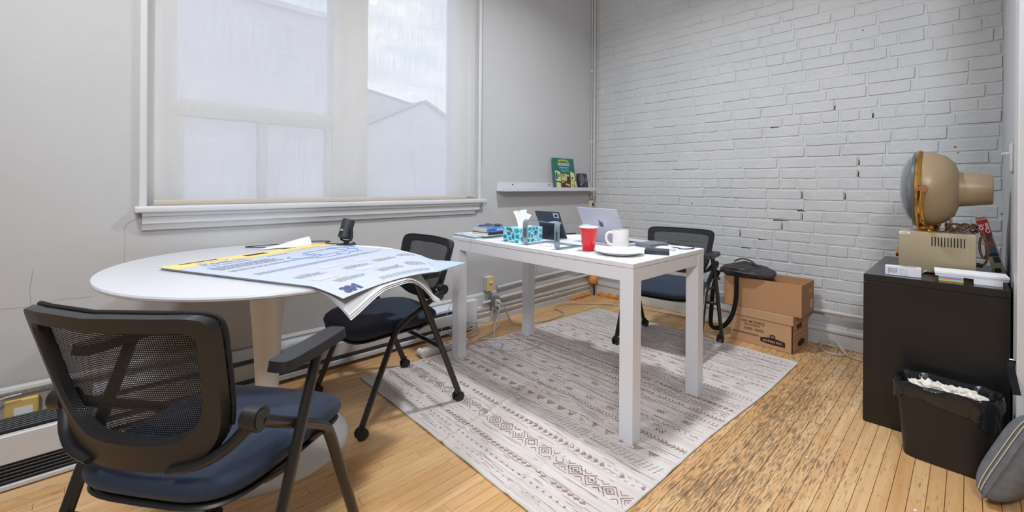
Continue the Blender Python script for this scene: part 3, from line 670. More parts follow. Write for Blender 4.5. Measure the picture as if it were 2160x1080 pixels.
        for (yy, zz) in ((0.25, 0.0), (-0.245, 0.0)):
            cs = thing('caster', 'x', 'x'); del cs['label']; del cs['category']; cs.parent = t
            cs.location = (s * 0.270, yy, 0)
            bm = new(); cyl(bm, (0, 0, 0.035), (0, 0, 0.062), 0.010, n=10); box(bm, (-0.008, -0.016, 0.022), (0.008, 0.016, 0.046), 0.005); obj('fork', bm, BLACK_PL, cs)
            for q in (-1, 1):
                bm = new(); cyl(bm, (q * 0.006, 0, 0.025), (q * 0.021, 0, 0.025), 0.025, n=20); bmesh.ops.bevel(bm, geom=[e for e in bm.edges if len(e.link_faces) == 2 and abs(e.calc_face_angle() - PI / 2) < 0.1], offset=0.004, segments=2, affect='EDGES')
                obj('wheel', bm, BLACK_PL, cs, 40)
    bm = new(); tube(bm, [(-0.262, 0.07, 0.432), (-0.2, 0.07, 0.395), (0.2, 0.07, 0.395), (0.262, 0.07, 0.432)], 0.012, 8); obj('crossbar', bm, BLACK_TUBE, t, 60)
    bm = new(); tube(bm, [(-0.284, -0.135, 0.30), (0.284, -0.135, 0.30)], 0.011, 8); obj('crossbar', bm, BLACK_TUBE, t, 60)
    bm = new(); tube(bm, [(-0.288, -0.075, 0.44), (-0.2, -0.06, 0.385), (0.2, -0.06, 0.385), (0.288, -0.075, 0.44)], 0.009, 8); obj('crossbar', bm, BLACK_TUBE, t, 60)
    return t
def dup(o, parent=None):
    c = o.copy(); COL.objects.link(c); c.parent = parent
    for ch in [x for x in bpy.data.objects if x.parent == o]: dup(ch, c)
    return c
CHG = 'black mesh-backed nesting chairs'
ch1 = make_chair()
ch2 = dup(ch1); ch3 = dup(ch1)
for o, loc, ang, sc, lb in ((ch1, (1.305, -3.375, 0.0), math.degrees(math.atan2(0.6, 0.8)), 1.035, 'black mesh-back chair with its back to the oval table, seat half under it'),
                            (ch2, (0.575, -2.53, 0.0), 180 - 1.0, 0.985, 'black mesh-back chair between the oval table and the white desk'),
                            (ch3, (1.185, -0.775, 0.006), 180 + 7.0, 0.95, 'black mesh-back chair behind the desk against the brick wall')):
    o.location = loc; o.rotation_euler = (0, 0, math.radians(ang)); o.scale = (0.93 if o is ch1 else 0.985, 1, sc); o['label'] = lb; o['group'] = CHG
ch1['label'] = 'black mesh-back chair pulled up beside the convector heater, facing the oval table'
# ================================================================ RUG
RA, RB, RC, RD = Vector((0.285, -2.535, 0)), Vector((1.80, -2.57, 0)), Vector((1.885, -0.505, 0)), Vector((0.363, -0.435, 0))   # u along x, v along y
RWU, RWV = 1.53, 2.07
def gauss(d, w): return math.exp(-(d / w) ** 2)
def rug_z(x, y):
    z = 0.0045
    a = 1.02 + 0.07 * ((-y - 2.1) / 0.4)                       # hard crease across the width
    z += 0.009 * gauss(x - a, 0.012) * (1 if y < -1.75 else max(0, 1 - (y + 1.75) / 0.3))
    z += 0.005 * gauss(x - 1.43 - 0.05 * (-y - 1.3), 0.012) * (1 if y < -0.9 else 0.3)
    d = (x - 1.16) * 0.47 + (y + 1.85) * 0.88; along = (x - 1.16) * 0.88 - (y + 1.85) * 0.47   # ripple pushed up beside the desk leg
    if x < 1.53: z += 0.016 * gauss(d, 0.035) * gauss(along - 0.14, 0.16)
    d2 = (x - 1.08) * 0.40 + (y + 1.70) * 0.92
    if x < 1.53: z += 0.008 * gauss(d2, 0.04) * gauss(x - 1.15, 0.14)
    z += 0.007 * gauss(x - 1.80, 0.05) * gauss(y + 2.02, 0.05)
    z += 0.006 * gauss(y + 2.53, 0.05) * (0.5 + 0.5 * math.sin(x * 21)) * (x > 0.45)
    for lx, ly in ((0.41, -1.955), (0.41, -1.355), (1.61, -1.965), (1.61, -1.36)):               # weighed down under the desk legs
        if abs(x - lx) < 0.05 and abs(y - ly) < 0.05: z = 0.0028
    return z
def rug_p(u, v, dz=0.0):
    u /= RWU; v /= RWV
    wob = 0.008 * math.sin(9 * u + 2) * (v < 0.04) + 0.006 * math.sin(11 * v)
    p = (RA * (1 - u) + RB * u) * (1 - v) + (RD * (1 - u) + RC * u) * v
    x = p.x + wob * u; y = p.y
    return (x, y, rug_z(x, y) + dz)
rg = thing('area_rug', 'cream flatweave rug with brown tribal stripes under the desk', 'rug', (0, 0, 0))
Mr = bpy.data.materials.new('rug_weave'); Mr.use_nodes = True; h = N(Mr)
st = h.noise(h.coords('Object', (1.2, 30, 1)), 3.0, 5, 0.7); bl_ = h.noise(h.coords('Object'), 6, 4)
cl = h.ramp(st, 0.35, 0.72, rgb(226, 220, 216), rgb(190, 178, 170)); cl = h.mix(h.math('MULTIPLY', h.ramp(bl_, 0.5, 0.75), 0.25), cl, rgb(196, 188, 184))
h.l(cl, h.b.inputs['Base Color']); h.b.inputs['Roughness'].default_value = 0.9; h.b.inputs['Sheen Weight'].default_value = 0.2
h.bump(h.noise(h.coords('Object'), 300, 2), 0.2, 0.002)
bm = new()
nu, nv = 150, 190
grid(bm, lambda u, v: rug_p(u * RWU, v * RWV), nu, nv); obj('rug_body', bm, Mr, rg, 0)
bm = new()
edge = [rug_p(RWU * k / 60, 0, -0.002) for k in range(61)] + [rug_p(RWU, RWV * k / 80, -0.002) for k in range(1, 81)] + [rug_p(RWU * (60 - k) / 60, RWV, -0.002) for k in range(1, 61)] + [rug_p(0, RWV * (80 - k) / 80, -0.002) for k in range(1, 81)]
edge = [(x, y, max(0.0035, z)) for x, y, z in edge]
tube(bm, edge, 0.0035, 6); obj('edge_binding', bm, mat('rug_binding', rgb(204, 198, 190), 0.9), rg, 60)
BR = [new(), new()]
rr = random.Random(3)
def q(pts, b=0):
    if rr.random() < 0.10: return
    BR[b].faces.new([BR[b].verts.new(rug_p(min(max(u, 0.012), RWU - 0.012), min(max(v, 0.012), RWV - 0.012), 0.0011)) for u, v in pts])
def seg(u0, v0, u1, v1, w, b=0):
    du, dv = u1 - u0, v1 - v0; L = math.hypot(du, dv) or 1; nx, ny = -dv / L * w / 2, du / L * w / 2
    q([(u0 + nx, v0 + ny), (u1 + nx, v1 + ny), (u1 - nx, v1 - ny), (u0 - nx, v0 - ny)], b)
def line(v, w=0.003, b=1):
    k = 0
    while k < RWU:
        L = rr.uniform(0.02, 0.08)
        if rr.random() < 0.8: seg(k, v, min(k + L, RWU), v + rr.uniform(-.001, .001), w * rr.uniform(0.5, 1.2), b)
        k += L
def dots(v, p=0.032, s=0.009):
    for k in range(int(RWU / p)):
        u = p * (k + .5) + rr.uniform(-.002, .002); q([(u - s * .7, v), (u, v + s * .6), (u + s * .7, v), (u, v - s * .6)])
def chain(v, p=0.026, s=0.012):
    for k in range(int(RWU / p)):
        u = p * (k + .5); q([(u - s, v - s * .2), (u + s * .3, v + s * .75), (u + s, v + s * .2), (u - s * .3, v - s * .75)])
    line(v + s, 0.002); line(v - s, 0.002)
def lattice(v, hgt=0.028, p=0.03):
    for k in range(int(RWU / p)):
        u = p * k; a = hgt / 2
        q([(u + .003, v), (u + p / 2, v + a * .85), (u + p - .003, v), (u + p / 2, v - a * .85)])
        seg(u, v + a, u + p / 2, v + a * .9, 0.002); seg(u, v - a, u + p / 2, v - a * .9, 0.002)
def diamonds(v, s=0.034, p=0.078):
    for k in range(int(RWU / p) + 1):
        u = p * (k + .5)
        for r in (1.0, 0.55):
            a = s * r
            seg(u - a, v, u, v + a, 0.004); seg(u, v + a, u + a, v, 0.004); seg(u + a, v, u, v - a, 0.004); seg(u, v - a, u - a, v, 0.004)
        q([(u - .007, v), (u, v + .007), (u + .007, v), (u, v - .007)])
        for sy in (-1, 1): seg(u + p / 2 - .016, v + sy * .03, u + p / 2, v + sy * .014, 0.0035); seg(u + p / 2, v + sy * .014, u + p / 2 + .016, v + sy * .03, 0.0035)
def slashes(v, hgt=0.05, p=0.021):
    for k in range(int(RWU / p)):
        u = p * k
        for j in range(3): seg(u + j * .006, v - hgt / 2 + j * hgt / 3, u + .006 + j * .006, v - hgt / 2 + (j + .8) * hgt / 3, 0.0035, 1)
def tris(v, s=0.022, p=0.07):
    for k in range(int(RWU / p)):
        u = p * (k + .5)
        for j in range(4): seg(u - s + j * .005, v + s * .5 - j * .007, u + s - j * .005, v + s * .5 - j * .007, 0.004)
        seg(u - s, v + s * .5, u, v - s, 0.003); seg(u + s, v + s * .5, u, v - s, 0.003)
def xs(v, s=0.014, p=0.13, ofs=0.0):
    for k in range(int(RWU / p)):
        u = p * (k + .5) + ofs
        for d in (-.013, 0, .013): seg(u + d - s * .6, v - s, u + d + s * .6, v + s, 0.003); seg(u + d - s * .6, v + s, u + d + s * .6, v - s, 0.003)
def zig(v, a=0.008, p=0.026, b=0):
    for k in range(int(RWU / p)): seg(p * k, v - a, p * (k + .5), v + a, 0.003, b); seg(p * (k + .5), v + a, p * (k + 1), v - a, 0.003, b)
def ticks(v, hgt=0.022, p=0.018):
    for k in range(int(RWU / p)): seg(p * k, v - hgt / 2, p * k + .002, v + hgt / 2, 0.003)
    line(v - hgt / 2, 0.0025, 0)
def herring(v, p=0.018):
    for k in range(int(RWU / p)): seg(p * k, v - .016, p * k + .012, v, 0.004); seg(p * k, v + .016, p * k + .012, v, 0.004)
    line(v, 0.004, 0)
for fn, v, kw in ((dots, .05, dict(s=.006)), (dots, .10, {}), (chain, .16, {}), (diamonds, .275, {}), (lattice, .375, {}), (line, .445, {}), (slashes, .50, {}), (tris, .575, {}), (line, .62, {}), (line, .635, {}),
                  (herring, .69, {}), (xs, .755, {}), (line, .79, {}), (zig, .82, {}), (line, .85, {}), (xs, .905, dict(ofs=.05)), (line, .945, {}), (ticks, .985, {}), (herring, 1.04, {}), (zig, 1.085, {}), (zig, 1.105, {}), (zig, 1.125, {}), (chain, 1.17, {}),
                  (line, 1.21, {}), (zig, 1.235, {}), (line, 1.30, {}), (ticks, 1.35, {}), (xs, 1.395, dict(s=.009)), (line, 1.44, {}), (xs, 1.49, dict(s=.01, ofs=.04)), (chain, 1.555, dict(s=.008)), (dots, 1.61, {}), (line, 1.65, {}), (zig, 1.70, {}), (line, 1.745, {}), (dots, 1.79, dict(s=.006)), (zig, 1.85, dict(a=.006)), (line, 1.90, {}), (chain, 1.95, dict(s=.007)), (dots, 2.01, {})): fn(v, **kw)
for k in range(1300):                                             # worn weave streaks
    u = rr.uniform(0.01, RWU - 0.1); v = rr.uniform(0.02, RWV - 0.02); seg(u, v, u + rr.uniform(.015, .09), v + rr.uniform(-.001, .001), rr.uniform(.001, .0028), 1)
obj('woven_motifs', BR[0], mat('rug_brown', rgb(156, 130, 122), 0.9), rg, 0, kind='stuff')
obj('woven_lines', BR[1], mat('rug_taupe', rgb(178, 164, 158), 0.9), rg, 0, kind='stuff')
# ================================================================ FLIP-CHART PAD ON THE OVAL TABLE
A = Vector((0.546, -3.43, 0)); eu = Vector((0.788, 0.362, 0)).normalized(); ev = Vector((-0.282, 0.671, 0)).normalized()
PU, PV = 0.862, 0.728
pad = thing('flip_chart_pad', 'large easel pad with yellow-edged printed cover hanging over the oval table', 'easel pad', (0, 0, 0))
def outside(u, v):                                                 # how far past the table edge
    p = A + eu * u + ev * v; return max(0.0, math.hypot((p.x - 0.612) / 0.604, (p.y + 3.085) / 0.525) - 1.0)
def padz(u, v): return 0.7605 - 0.027 * min(1.3, outside(u, v) / 0.2) ** 1.2
def cov(u, v, d=0.0):
    p = A + eu * u + ev * v; return (p.x, p.y, padz(u, v) + d)
bm = new(); grid(bm, lambda a, b: cov(a * PU, b * PV), 40, 20, 0.0012); cover = obj('cover', bm, mat('cover_white', rgb(190, 197, 212), 0.6), pad, 60)
def pagesurf(u, v, d):
    k = min(1.15, outside(u, v) / 0.2)
    z = 0.7575 - d - (0.070 + 0.09 * v - 0.070 * math.sin(min(1, v / 0.5) * PI) ** 2) * k ** 1.5
    z = min(z, padz(u, v) - 0.0016 - d - 0.004 * min(1, k * 4))
    p = A + eu * (0.004 + u) + ev * v; return (p.x, p.y, max(z, 0.7503) if k <= 0.0 else z)
for k, (d, th) in enumerate(((0.0006, 0.0015), (0.0024, 0.0015), (0.0042, 0.0015))):
    bm = new(); grid(bm, lambda a, b: pagesurf(a * (0.862 + 0.003 * k) + 0.012 * a * (1 - b), 0.008 + b * 0.50, d * (1 + 3.0 * max(0, a - 0.6))), 40, 16, 0.0014 + 0.0); obj('page_block', bm, mat('page_white', rgb(206, 205, 206), 0.8), pad, 60)
bm = new(); grid(bm, lambda a, b: cov(0.20 + a * 0.40, PV - 0.02 + b * (0.06 + 0.02 * a), -0.0022), 8, 3, 0.001); obj('loose_page', bm, PAPER, pad, 60)
def ink(mt, fn, name='print', parent=None):
    bm = new(); fn(bm); return obj(name, bm, mt, parent or cover, 0, recalc=False, kind='stuff' if name == 'small_print' else None)
def ff(u0, v0, d=0.0007): return lambda x, y: cov(u0 - y, v0 + x, d)
YLW = mat('pad_yellow', rgb(238, 214, 130), 0.6); BLU = mat('pad_blue', rgb(110, 150, 205), 0.6); GRY = mat('pad_grey', rgb(150, 158, 178), 0.6); INK = mat('pad_ink', rgb(70, 84, 120), 0.6); ORA = mat('pad_peach', rgb(238, 190, 160), 0.6); GOLD = mat('pad_gold', rgb(226, 196, 110), 0.6); PALE = mat('pad_palegrey', rgb(196, 202, 216), 0.6); DKB = mat('slot_brown', rgb(74, 56, 40), 0.8)
def strip(bm, u0, v0, u1, v1, d, n=12):
    for k in range(n): quad2(bm, u0, v0 + (v1 - v0) * k / n, u1, v0 + (v1 - v0) * (k + 1) / n, lambda u, v: cov(u, v, d))
ink(YLW, lambda bm: strip(bm, 0.001, 0.001, 0.105, PV - 0.001, 0.0004), 'yellow_band')
ink(DKB, lambda bm: strip(bm, 0.010, 0.06, 0.026, 0.20, 0.0008), 'handle_slot')
ink(DKB, lambda bm: strip(bm, 0.022, 0.30, 0.058, 0.40, 0.0008), 'handle_slot')
ink(DKB, lambda bm: strip(bm, 0.004, 0.50, 0.016, 0.58, 0.0008), 'handle_slot')
ink(ORA, lambda bm: strip(bm, 0.075, 0.19, 0.120, 0.28, 0.0006), 'brand_panel')
ink(BLU, lambda bm: put_text(bm, 'Post-it', 0.062, ff(0.118, 0.085), 'LEFT', 0.0015))
ink(BLU, lambda bm: put_text(bm, 'www.post-it.com', 0.024, ff(0.155, 0.075), 'LEFT', 0.0008))
ink(BLU, lambda bm: blurred(bm, 0.13, 0.011, 12, ff(0.060, 0.16)), 'small_print')
ink(BLU, lambda bm: blurred(bm, 0.20, 0.012, 18, ff(0.088, 0.56)), 'small_print')
ink(INK, lambda bm: put_text(bm, '3M', 0.050, ff(0.845, 0.035), 'LEFT', 0.004))
def para(bm, u0, v0, rows, L, gap=0.0095, hgt=0.0035):
    r = random.Random(int(u0 * 1000 + v0 * 77))
    for k in range(rows):
        v = v0
        while v < v0 + L * r.uniform(0.85, 1):
            wl_ = r.uniform(0.008, 0.03); quad2(bm, u0 + k * gap, v, u0 + k * gap + hgt, v + wl_, lambda u, w_: cov(u, w_, 0.0007)); v += wl_ + 0.004
def smalls(bm):
    for a in ((0.185, 0.05, 9, 0.26), (0.30, 0.05, 3, 0.40), (0.42, 0.05, 4, 0.62), (0.13, 0.33, 2, 0.1)): para(bm, *a)
    for a in ((0.59, 0.06, 5, 0.11), (0.61, 0.25, 5, 0.12), (0.60, 0.42, 5, 0.12), (0.60, 0.57, 5, 0.10), (0.74, 0.08, 5, 0.12), (0.745, 0.27, 5, 0.12), (0.74, 0.44, 5, 0.12), (0.82, 0.20, 3, 0.3)): para(bm, *a, 0.008, 0.003)
ink(GRY, smalls, 'small_print')
def golds(bm):
    for u, v in ((0.575, 0.09), (0.595, 0.28), (0.585, 0.45), (0.585, 0.60), (0.725, 0.11), (0.73, 0.30), (0.725, 0.47)): quad2(bm, u, v, u + 0.008, v + 0.045, lambda a, b: cov(a, b, 0.0007))
ink(GOLD, golds, 'small_print')
def pales(bm):
    for u, v in ((0.52, 0.22), (0.52, 0.39), (0.66, 0.06), (0.66, 0.25)): quad2(bm, u, v, u + 0.045, v + 0.085, lambda a, b: cov(a, b, 0.0006))
ink(PALE, pales, 'small_print')
def sketch(bm):                                                     # line drawing of people holding a sheet
    def L(pts, r=0.0016): tube(bm, [cov(u, v, 0.0009) for u, v in pts], r, 4, 4)
    L([(0.20, 0.45), (0.20, 0.62)]); L([(0.20, 0.62), (0.31, 0.60)]); L([(0.31, 0.60), (0.32, 0.42)]); L([(0.32, 0.42), (0.20, 0.45)])
    L([(0.23, 0.36), (0.25, 0.33), (0.29, 0.335), (0.32, 0.36), (0.36, 0.40), (0.37, 0.46), (0.36, 0.52)]); L([(0.24, 0.41), (0.27, 0.43), (0.25, 0.455), (0.30, 0.46)])
    L([(0.18, 0.60), (0.20, 0.66), (0.25, 0.67), (0.27, 0.64), (0.31, 0.66), (0.35, 0.62), (0.36, 0.57)]); L([(0.22, 0.66), (0.21, 0.70), (0.25, 0.705), (0.27, 0.69)]); L([(0.34, 0.50), (0.38, 0.54), (0.34, 0.58), (0.38, 0.62)])
ink(BLU, sketch, 'sketch')
def bluecorner(bm):
    poly(bm, [cov(u, v, 0.0010) for u, v in ((0.72, PV - 0.001), (PU - 0.001, PV - 0.001), (PU - 0.001, 0.50), (0.80, 0.56), (0.745, 0.60))])
ink(mat('board_blue', rgb(176, 192, 212), 0.5), bluecorner, 'flipped_corner')
ink(PAPER, lambda bm: quad2(bm, 0.79, 0.625, 0.835, 0.70, lambda a, b: cov(a, b, 0.0016)), 'sticker')
# loose paper and cable behind it
bm = new()
def ps(a, b):
    p = Vector((0.235, -3.03, 0)) * (1 - a) * (1 - b) + Vector((0.085, -2.88, 0)) * (1 - a) * b + Vector((0.30, -2.80, 0)) * a * (1 - b) + Vector((0.075, -2.74, 0)) * a * b
    return (p.x, p.y, 0.7515 + 0.035 * max(0, b - 0.2) * a + 0.01 * a * (1 - a))
grid(bm, ps, 10, 10, 0.0004); tag(obj('loose_sheet', bm, PAPER, None, 60), 'curled white sheet of paper between easel pad and wall', 'paper')
# ================================================================ MICROPHONE
mc = thing('desk_microphone', 'small black usb microphone on a round stand', 'microphone', (0.385, -2.665, 0.75), math.radians(20))
MB_ = mat('mic_black', rgb(40, 46, 54), 0.45)
bm = new(); lathe(bm, [(0, 0.0), (0.046, 0.0), (0.048, 0.003), (0.048, 0.010), (0.045, 0.0125), (0.016, 0.014), (0.013, 0.018), (0.013, 0.028), (0, 0.028)], 32); obj('base', bm, MB_, mc)
bm = new()
tube(bm, [(-0.038, 0, 0.092), (-0.038, 0, 0.045), (-0.030, 0, 0.031), (0, 0, 0.027), (0.030, 0, 0.031), (0.038, 0, 0.045), (0.038, 0, 0.092)], 0.009, 10, 0, 0.45); obj('yoke', bm, MB_, mc, 50)
Mt = T((0, 0, 0.086), (math.radians(-20), 0, 0))
bm = new(); lathe(bm, [(0, -0.045), (0.028, -0.045), (0.031, -0.042), (0.031, 0.0)], 32, Mt); bd = obj('body', bm, mat('mic_body', rgb(46, 46, 50), 0.5), mc)
bm = new(); lathe(bm, [(0.031, 0.0), (0.0315, 0.045), (0.029, 0.052), (0, 0.053)], 32, Mt); obj('grille', bm, mat('mic_grille', rgb(36, 44, 54), 0.5, bump=0.6, bscale=700, bdist=0.001), mc)
bm = new(); 
for v in lathe(bm, [(0, 0.004), (0.007, 0.004), (0.007, 0.0), (0, 0.0)], 16): pass
bmesh.ops.transform(bm, matrix=Mt @ T((0, -0.031, -0.028), (PI / 2, 0, 0)), verts=bm.verts); obj('knob', bm, MB_, bd)
bm = new(); put_text(bm, 'RODE', 0.0085, lambda x, y: tuple(Mt @ Vector((0.0318 * math.sin(x / 0.0318), -0.0318 * math.cos(x / 0.0318), -0.012 + y))), 'CENTER', 0.0003); obj('lettering', bm, PAPER, bd, 0)
def cable(name, pts, r, mt, label, parent=None, k=6):
    bm = new(); tube(bm, pts, r, 6, k); o = obj(name, bm, mt, parent, 60)
    if parent is None: tag(o, label, 'cable')
    return o
cable('microphone_cable', [(0.36, -2.62, 0.765), (0.335, -2.60, 0.753), (0.27, -2.68, 0.753), (0.20, -2.70, 0.753), (0.16, -2.66, 0.753), (0.10, -2.72, 0.753), (0.12, -2.83, 0.753), (0.10, -2.95, 0.753), (0.10, -3.05, 0.753), (0.13, -3.04, 0.753), (0.18, -2.985, 0.753)], 0.0022, CORD_B, 'black cable trailing from the microphone along the table edge')
# ================================================================ THINGS ON THE DESK
DZ = 0.7503
t = thing('magazine', 'thick glossy magazine with blue-grey edges at the bottom of the pile on the desk', 'magazine', (0.475, -1.835, DZ), math.radians(-4))
bm = new(); box(bm, (-0.115, -0.135, 0), (0.115, 0.135, 0.013), 0.001); obj('pages', bm, mat('mag_bluegrey', rgb(150, 168, 186), 0.5), t)
bm = new(); box(bm, (-0.117, -0.137, 0.013), (0.117, 0.137, 0.0138)); obj('cover', bm, mat('mag_white', rgb(226, 228, 236), 0.35, var=0.12, vscale=14), t)
bm = new(); box(bm, (-0.06, -0.05, 0.0139), (0.03, 0.05, 0.0141)); obj('print', bm, mat('mag_rose', rgb(176, 150, 166), 0.4), t, 0)
t = thing('magazine', 'thin magazine with a mint green spine half under the book', 'magazine', (0.585, -1.79, DZ), math.radians(8))
t.location = (0.50, -1.815, DZ + 0.0142)
bm = new(); box(bm, (-0.105, -0.13, 0), (0.105, 0.13, 0.005), 0.001); obj('pages', bm, mat('mag_mint', rgb(196, 226, 216), 0.5), t)
bm = new(); box(bm, (-0.106, -0.131, 0.005), (0.106, 0.131, 0.0056)); obj('cover', bm, mat('mag_white', rgb(226, 228, 236), 0.35), t)
t = thing('notebook', 'black bound notebook under the blue paperback', 'notebook', (0.535, -1.80, DZ + 0.0200), math.radians(3))
bm = new(); box(bm, (-0.075, -0.105, 0.001), (0.073, 0.105, 0.011)); obj('pages', bm, mat('page_cream', rgb(224, 214, 204), 0.8), t, 0)
bm = new(); box(bm, (-0.077, -0.107, 0.011), (0.077, 0.107, 0.0125)); box(bm, (0.073, -0.107, 0.0), (0.077, 0.107, 0.011)); obj('cover', bm, BLACK_PL, t, 0)
t = thing('paperback_book', 'blue paperback book with cream pages on top of the pile on the desk', 'book', (0.525, -1.805, DZ + 0.0327), math.radians(2))
bm = new(); box(bm, (-0.063, -0.088, 0.001), (0.060, 0.088, 0.028)); obj('pages', bm, mat('page_cream', rgb(224, 214, 204), 0.8), t, 0)
BLUEC = mat('book_blue', rgb(96, 146, 216), 0.4)
bm = new(); box(bm, (-0.064, -0.09, 0.028), (0.064, 0.09, 0.0295)); box(bm, (0.060, -0.09, 0.0), (0.064, 0.09, 0.028)); box(bm, (-0.064, -0.09, 0.0), (0.064, 0.09, 0.001)); cv = obj('cover', bm, BLUEC, t, 0)
bm = new(); put_text(bm, 'darlene', 0.022, lambda x, y: (0.0645, -0.01 + x, 0.008 + y), 'LEFT', 0.0004); obj('title', bm, PAPER, cv, 0)
bm = new(); blurred(bm, 0.055, 0.007, 9, lambda x, y: (0.0645, -0.050 + x, 0.010 + y)); obj('author', bm, mat('ink_navy', rgb(40, 60, 130), 0.6), cv, 0, kind='stuff')
gz = DZ + 0.0327 + 0.0297
t = thing('eyeglasses', 'folded black eyeglasses on the blue paperback', 'glasses', (0.525, -1.80, gz), math.radians(35))
bm = new(); tube(bm, [(-0.075, -0.035, 0.003), (-0.03, -0.05, 0.004), (0.03, -0.045, 0.004), (0.06, -0.01, 0.003)], 0.0022, 6, 5); obj('temple', bm, CORD_B, t)
bm = new(); tube(bm, [(-0.07, -0.03, 0.006), (-0.02, -0.02, 0.009), (0.03, 0.005, 0.008), (0.07, 0.02, 0.005)], 0.0022, 6, 5); obj('temple', bm, CORD_B, t)
for s in (-1, 1):
    bm = new(); tube(bm, [(0.03 * s + 0.024 * math.cos(a * PI / 8), 0.035 + 0.016 * math.sin(a * PI / 8), 0.006 + 0.003 * math.sin(a * PI / 8)) for a in range(17)], 0.002, 6); obj('rim', bm, CORD_B, t)
# tissue box
tb = thing('tissue_box', 'teal floral tissue box with a tissue pulled up', 'tissue box', (0.818, -1.815, DZ), math.radians(2))
Mt_ = bpy.data.materials.new('succulent_print'); Mt_.use_nodes = True; h = N(Mt_)
oc = h.coords('Object'); dn = h.noise(oc, 14, 2); vm = h.n('ShaderNodeVectorMath', _operation='MULTIPLY_ADD'); h.l(dn, vm.inputs[0]); vm.inputs[1].default_value = (0.02, 0.02, 0.02); h.l(oc, vm.inputs[2])
v1 = h.n('ShaderNodeTexVoronoi', Scale=30.0, _feature='DISTANCE_TO_EDGE'); h.l(vm.outputs[0], v1.inputs['Vector'])
v2 = h.n('ShaderNodeTexVoronoi', Scale=30.0); h.l(vm.outputs[0], v2.inputs['Vector'])
sc_ = h.n('ShaderNodeSeparateColor'); h.l(v2.outputs['Color'], sc_.inputs[0])
petal = h.mix(h.ramp(v2.outputs['Distance'], 0.1, 0.55), rgb(16, 92, 112), rgb(74, 198, 226)); petal = h.mix(h.math('GREATER_THAN', sc_.outputs[0], 0.85), petal, rgb(70, 140, 134))
colr = h.mix(h.ramp(v1.outputs['Distance'], 0.04, 0.08), rgb(220, 238, 228), petal); h.l(colr, h.b.inputs['Base Color']); h.b.inputs['Roughness'].default_value = 0.35
bm = new(); box(bm, (-0.064, -0.098, 0), (0.064, 0.098, 0.082), 0.002); obj('carton', bm, Mt_, tb)
bm = new(); pts = [(0.030 * math.cos(a * PI / 12), 0.065 * math.sin(a * PI / 12), 0.0823) for a in range(24)]; poly(bm, pts); obj('slot', bm, PAPER, tb, 0)
bm = new()
def tis(u, v):
    a = (u - 0.5); x = 0.012 * math.sin(u * 17 + v * 3) * (0.4 + v); y = a * (0.05 + 0.13 * v * (1 - 0.40 * v)) + 0.022 * v
    return (x - 0.02 * v, y - 0.01, 0.075 + 0.105 * v - 0.025 * abs(a) * 2 * v + 0.010 * math.sin(u * 11) * v)
grid(bm, tis, 24, 12, 0.0005); obj('tissue', bm, mat('tissue_white', rgb(240, 241, 245), 0.9), tb, 80)
# laptop stand
ls = thing('laptop_stand', 'empty grey aluminium laptop stand beside the tissue box', 'laptop stand', (1.06, -1.93, DZ), math.radians(-1))
ALU = mat('aluminium_grey', rgb(148, 166, 176), 0.35, metal=0.45)
def ribbon(bm, path, w, th):
    """path in (y,z), ribbon of width w in x"""
    P = [Vector((0, y, z)) for y, z in path]; L = []
    for i, p in enumerate(P):
        t_ = (P[min(i + 1, len(P) - 1)] - P[max(i - 1, 0)]).normalized(); nrm = Vector((0, -t_.z, t_.y)) * th / 2
        L.append([bm.verts.new(p + nrm + Vector((s * w / 2, 0, 0))) for s in (-1, 1)] + [bm.verts.new(p - nrm + Vector((s * w / 2, 0, 0))) for s in (1, -1)])
    for a, b in zip(L, L[1:]):
        for k in range(4): bm.faces.new((a[k], a[(k + 1) % 4], b[(k + 1) % 4], b[k]))
    bm.faces.new(L[0]); bm.faces.new(list(reversed(L[-1])))
for x in (-0.113, 0.113):
    path = [(0.195, 0.0025), (0.02, 0.0025), (0.006, 0.006), (0.0, 0.018), (0.0, 0.11), (0.003, 0.126), (0.012, 0.134), (0.03, 0.132), (0.26, 0.098)]
    bm = new(); ribbon(bm, path, 0.034 , 0.004); vs = bm.verts; bmesh.ops.translate(bm, vec=(x, 0, 0), verts=bm.verts); up_ = obj('side_arm', bm, ALU, ls, 40)
    bm = new(); pts = [(x + 0.006 * math.cos(a * PI / 10), (0.020 if a % 20 <= 10 else -0.020) + 0.006 * math.sin(a * PI / 10)) for a in range(20)]
    prism(bm, pts, -0.0024, 0.0024, T((0, -0.0, 0.066), (PI / 2, 0, 0))); obj('cable_hole', bm, mat('hole_bright', rgb(70, 84, 90), 0.5), up_, 40)
    bm = new(); box(bm, (x - 0.014, 0.20, 0.108), (x + 0.014, 0.255, 0.1115), 0.001); obj('rubber_pad', bm, mat('rubber_grey', rgb(190, 200, 205), 0.6), up_)
bm = new(); box(bm, (-0.13, 0.155, 0.0005), (0.13, 0.197, 0.0048), 0.0015); obj('base_plate', bm, ALU, ls)
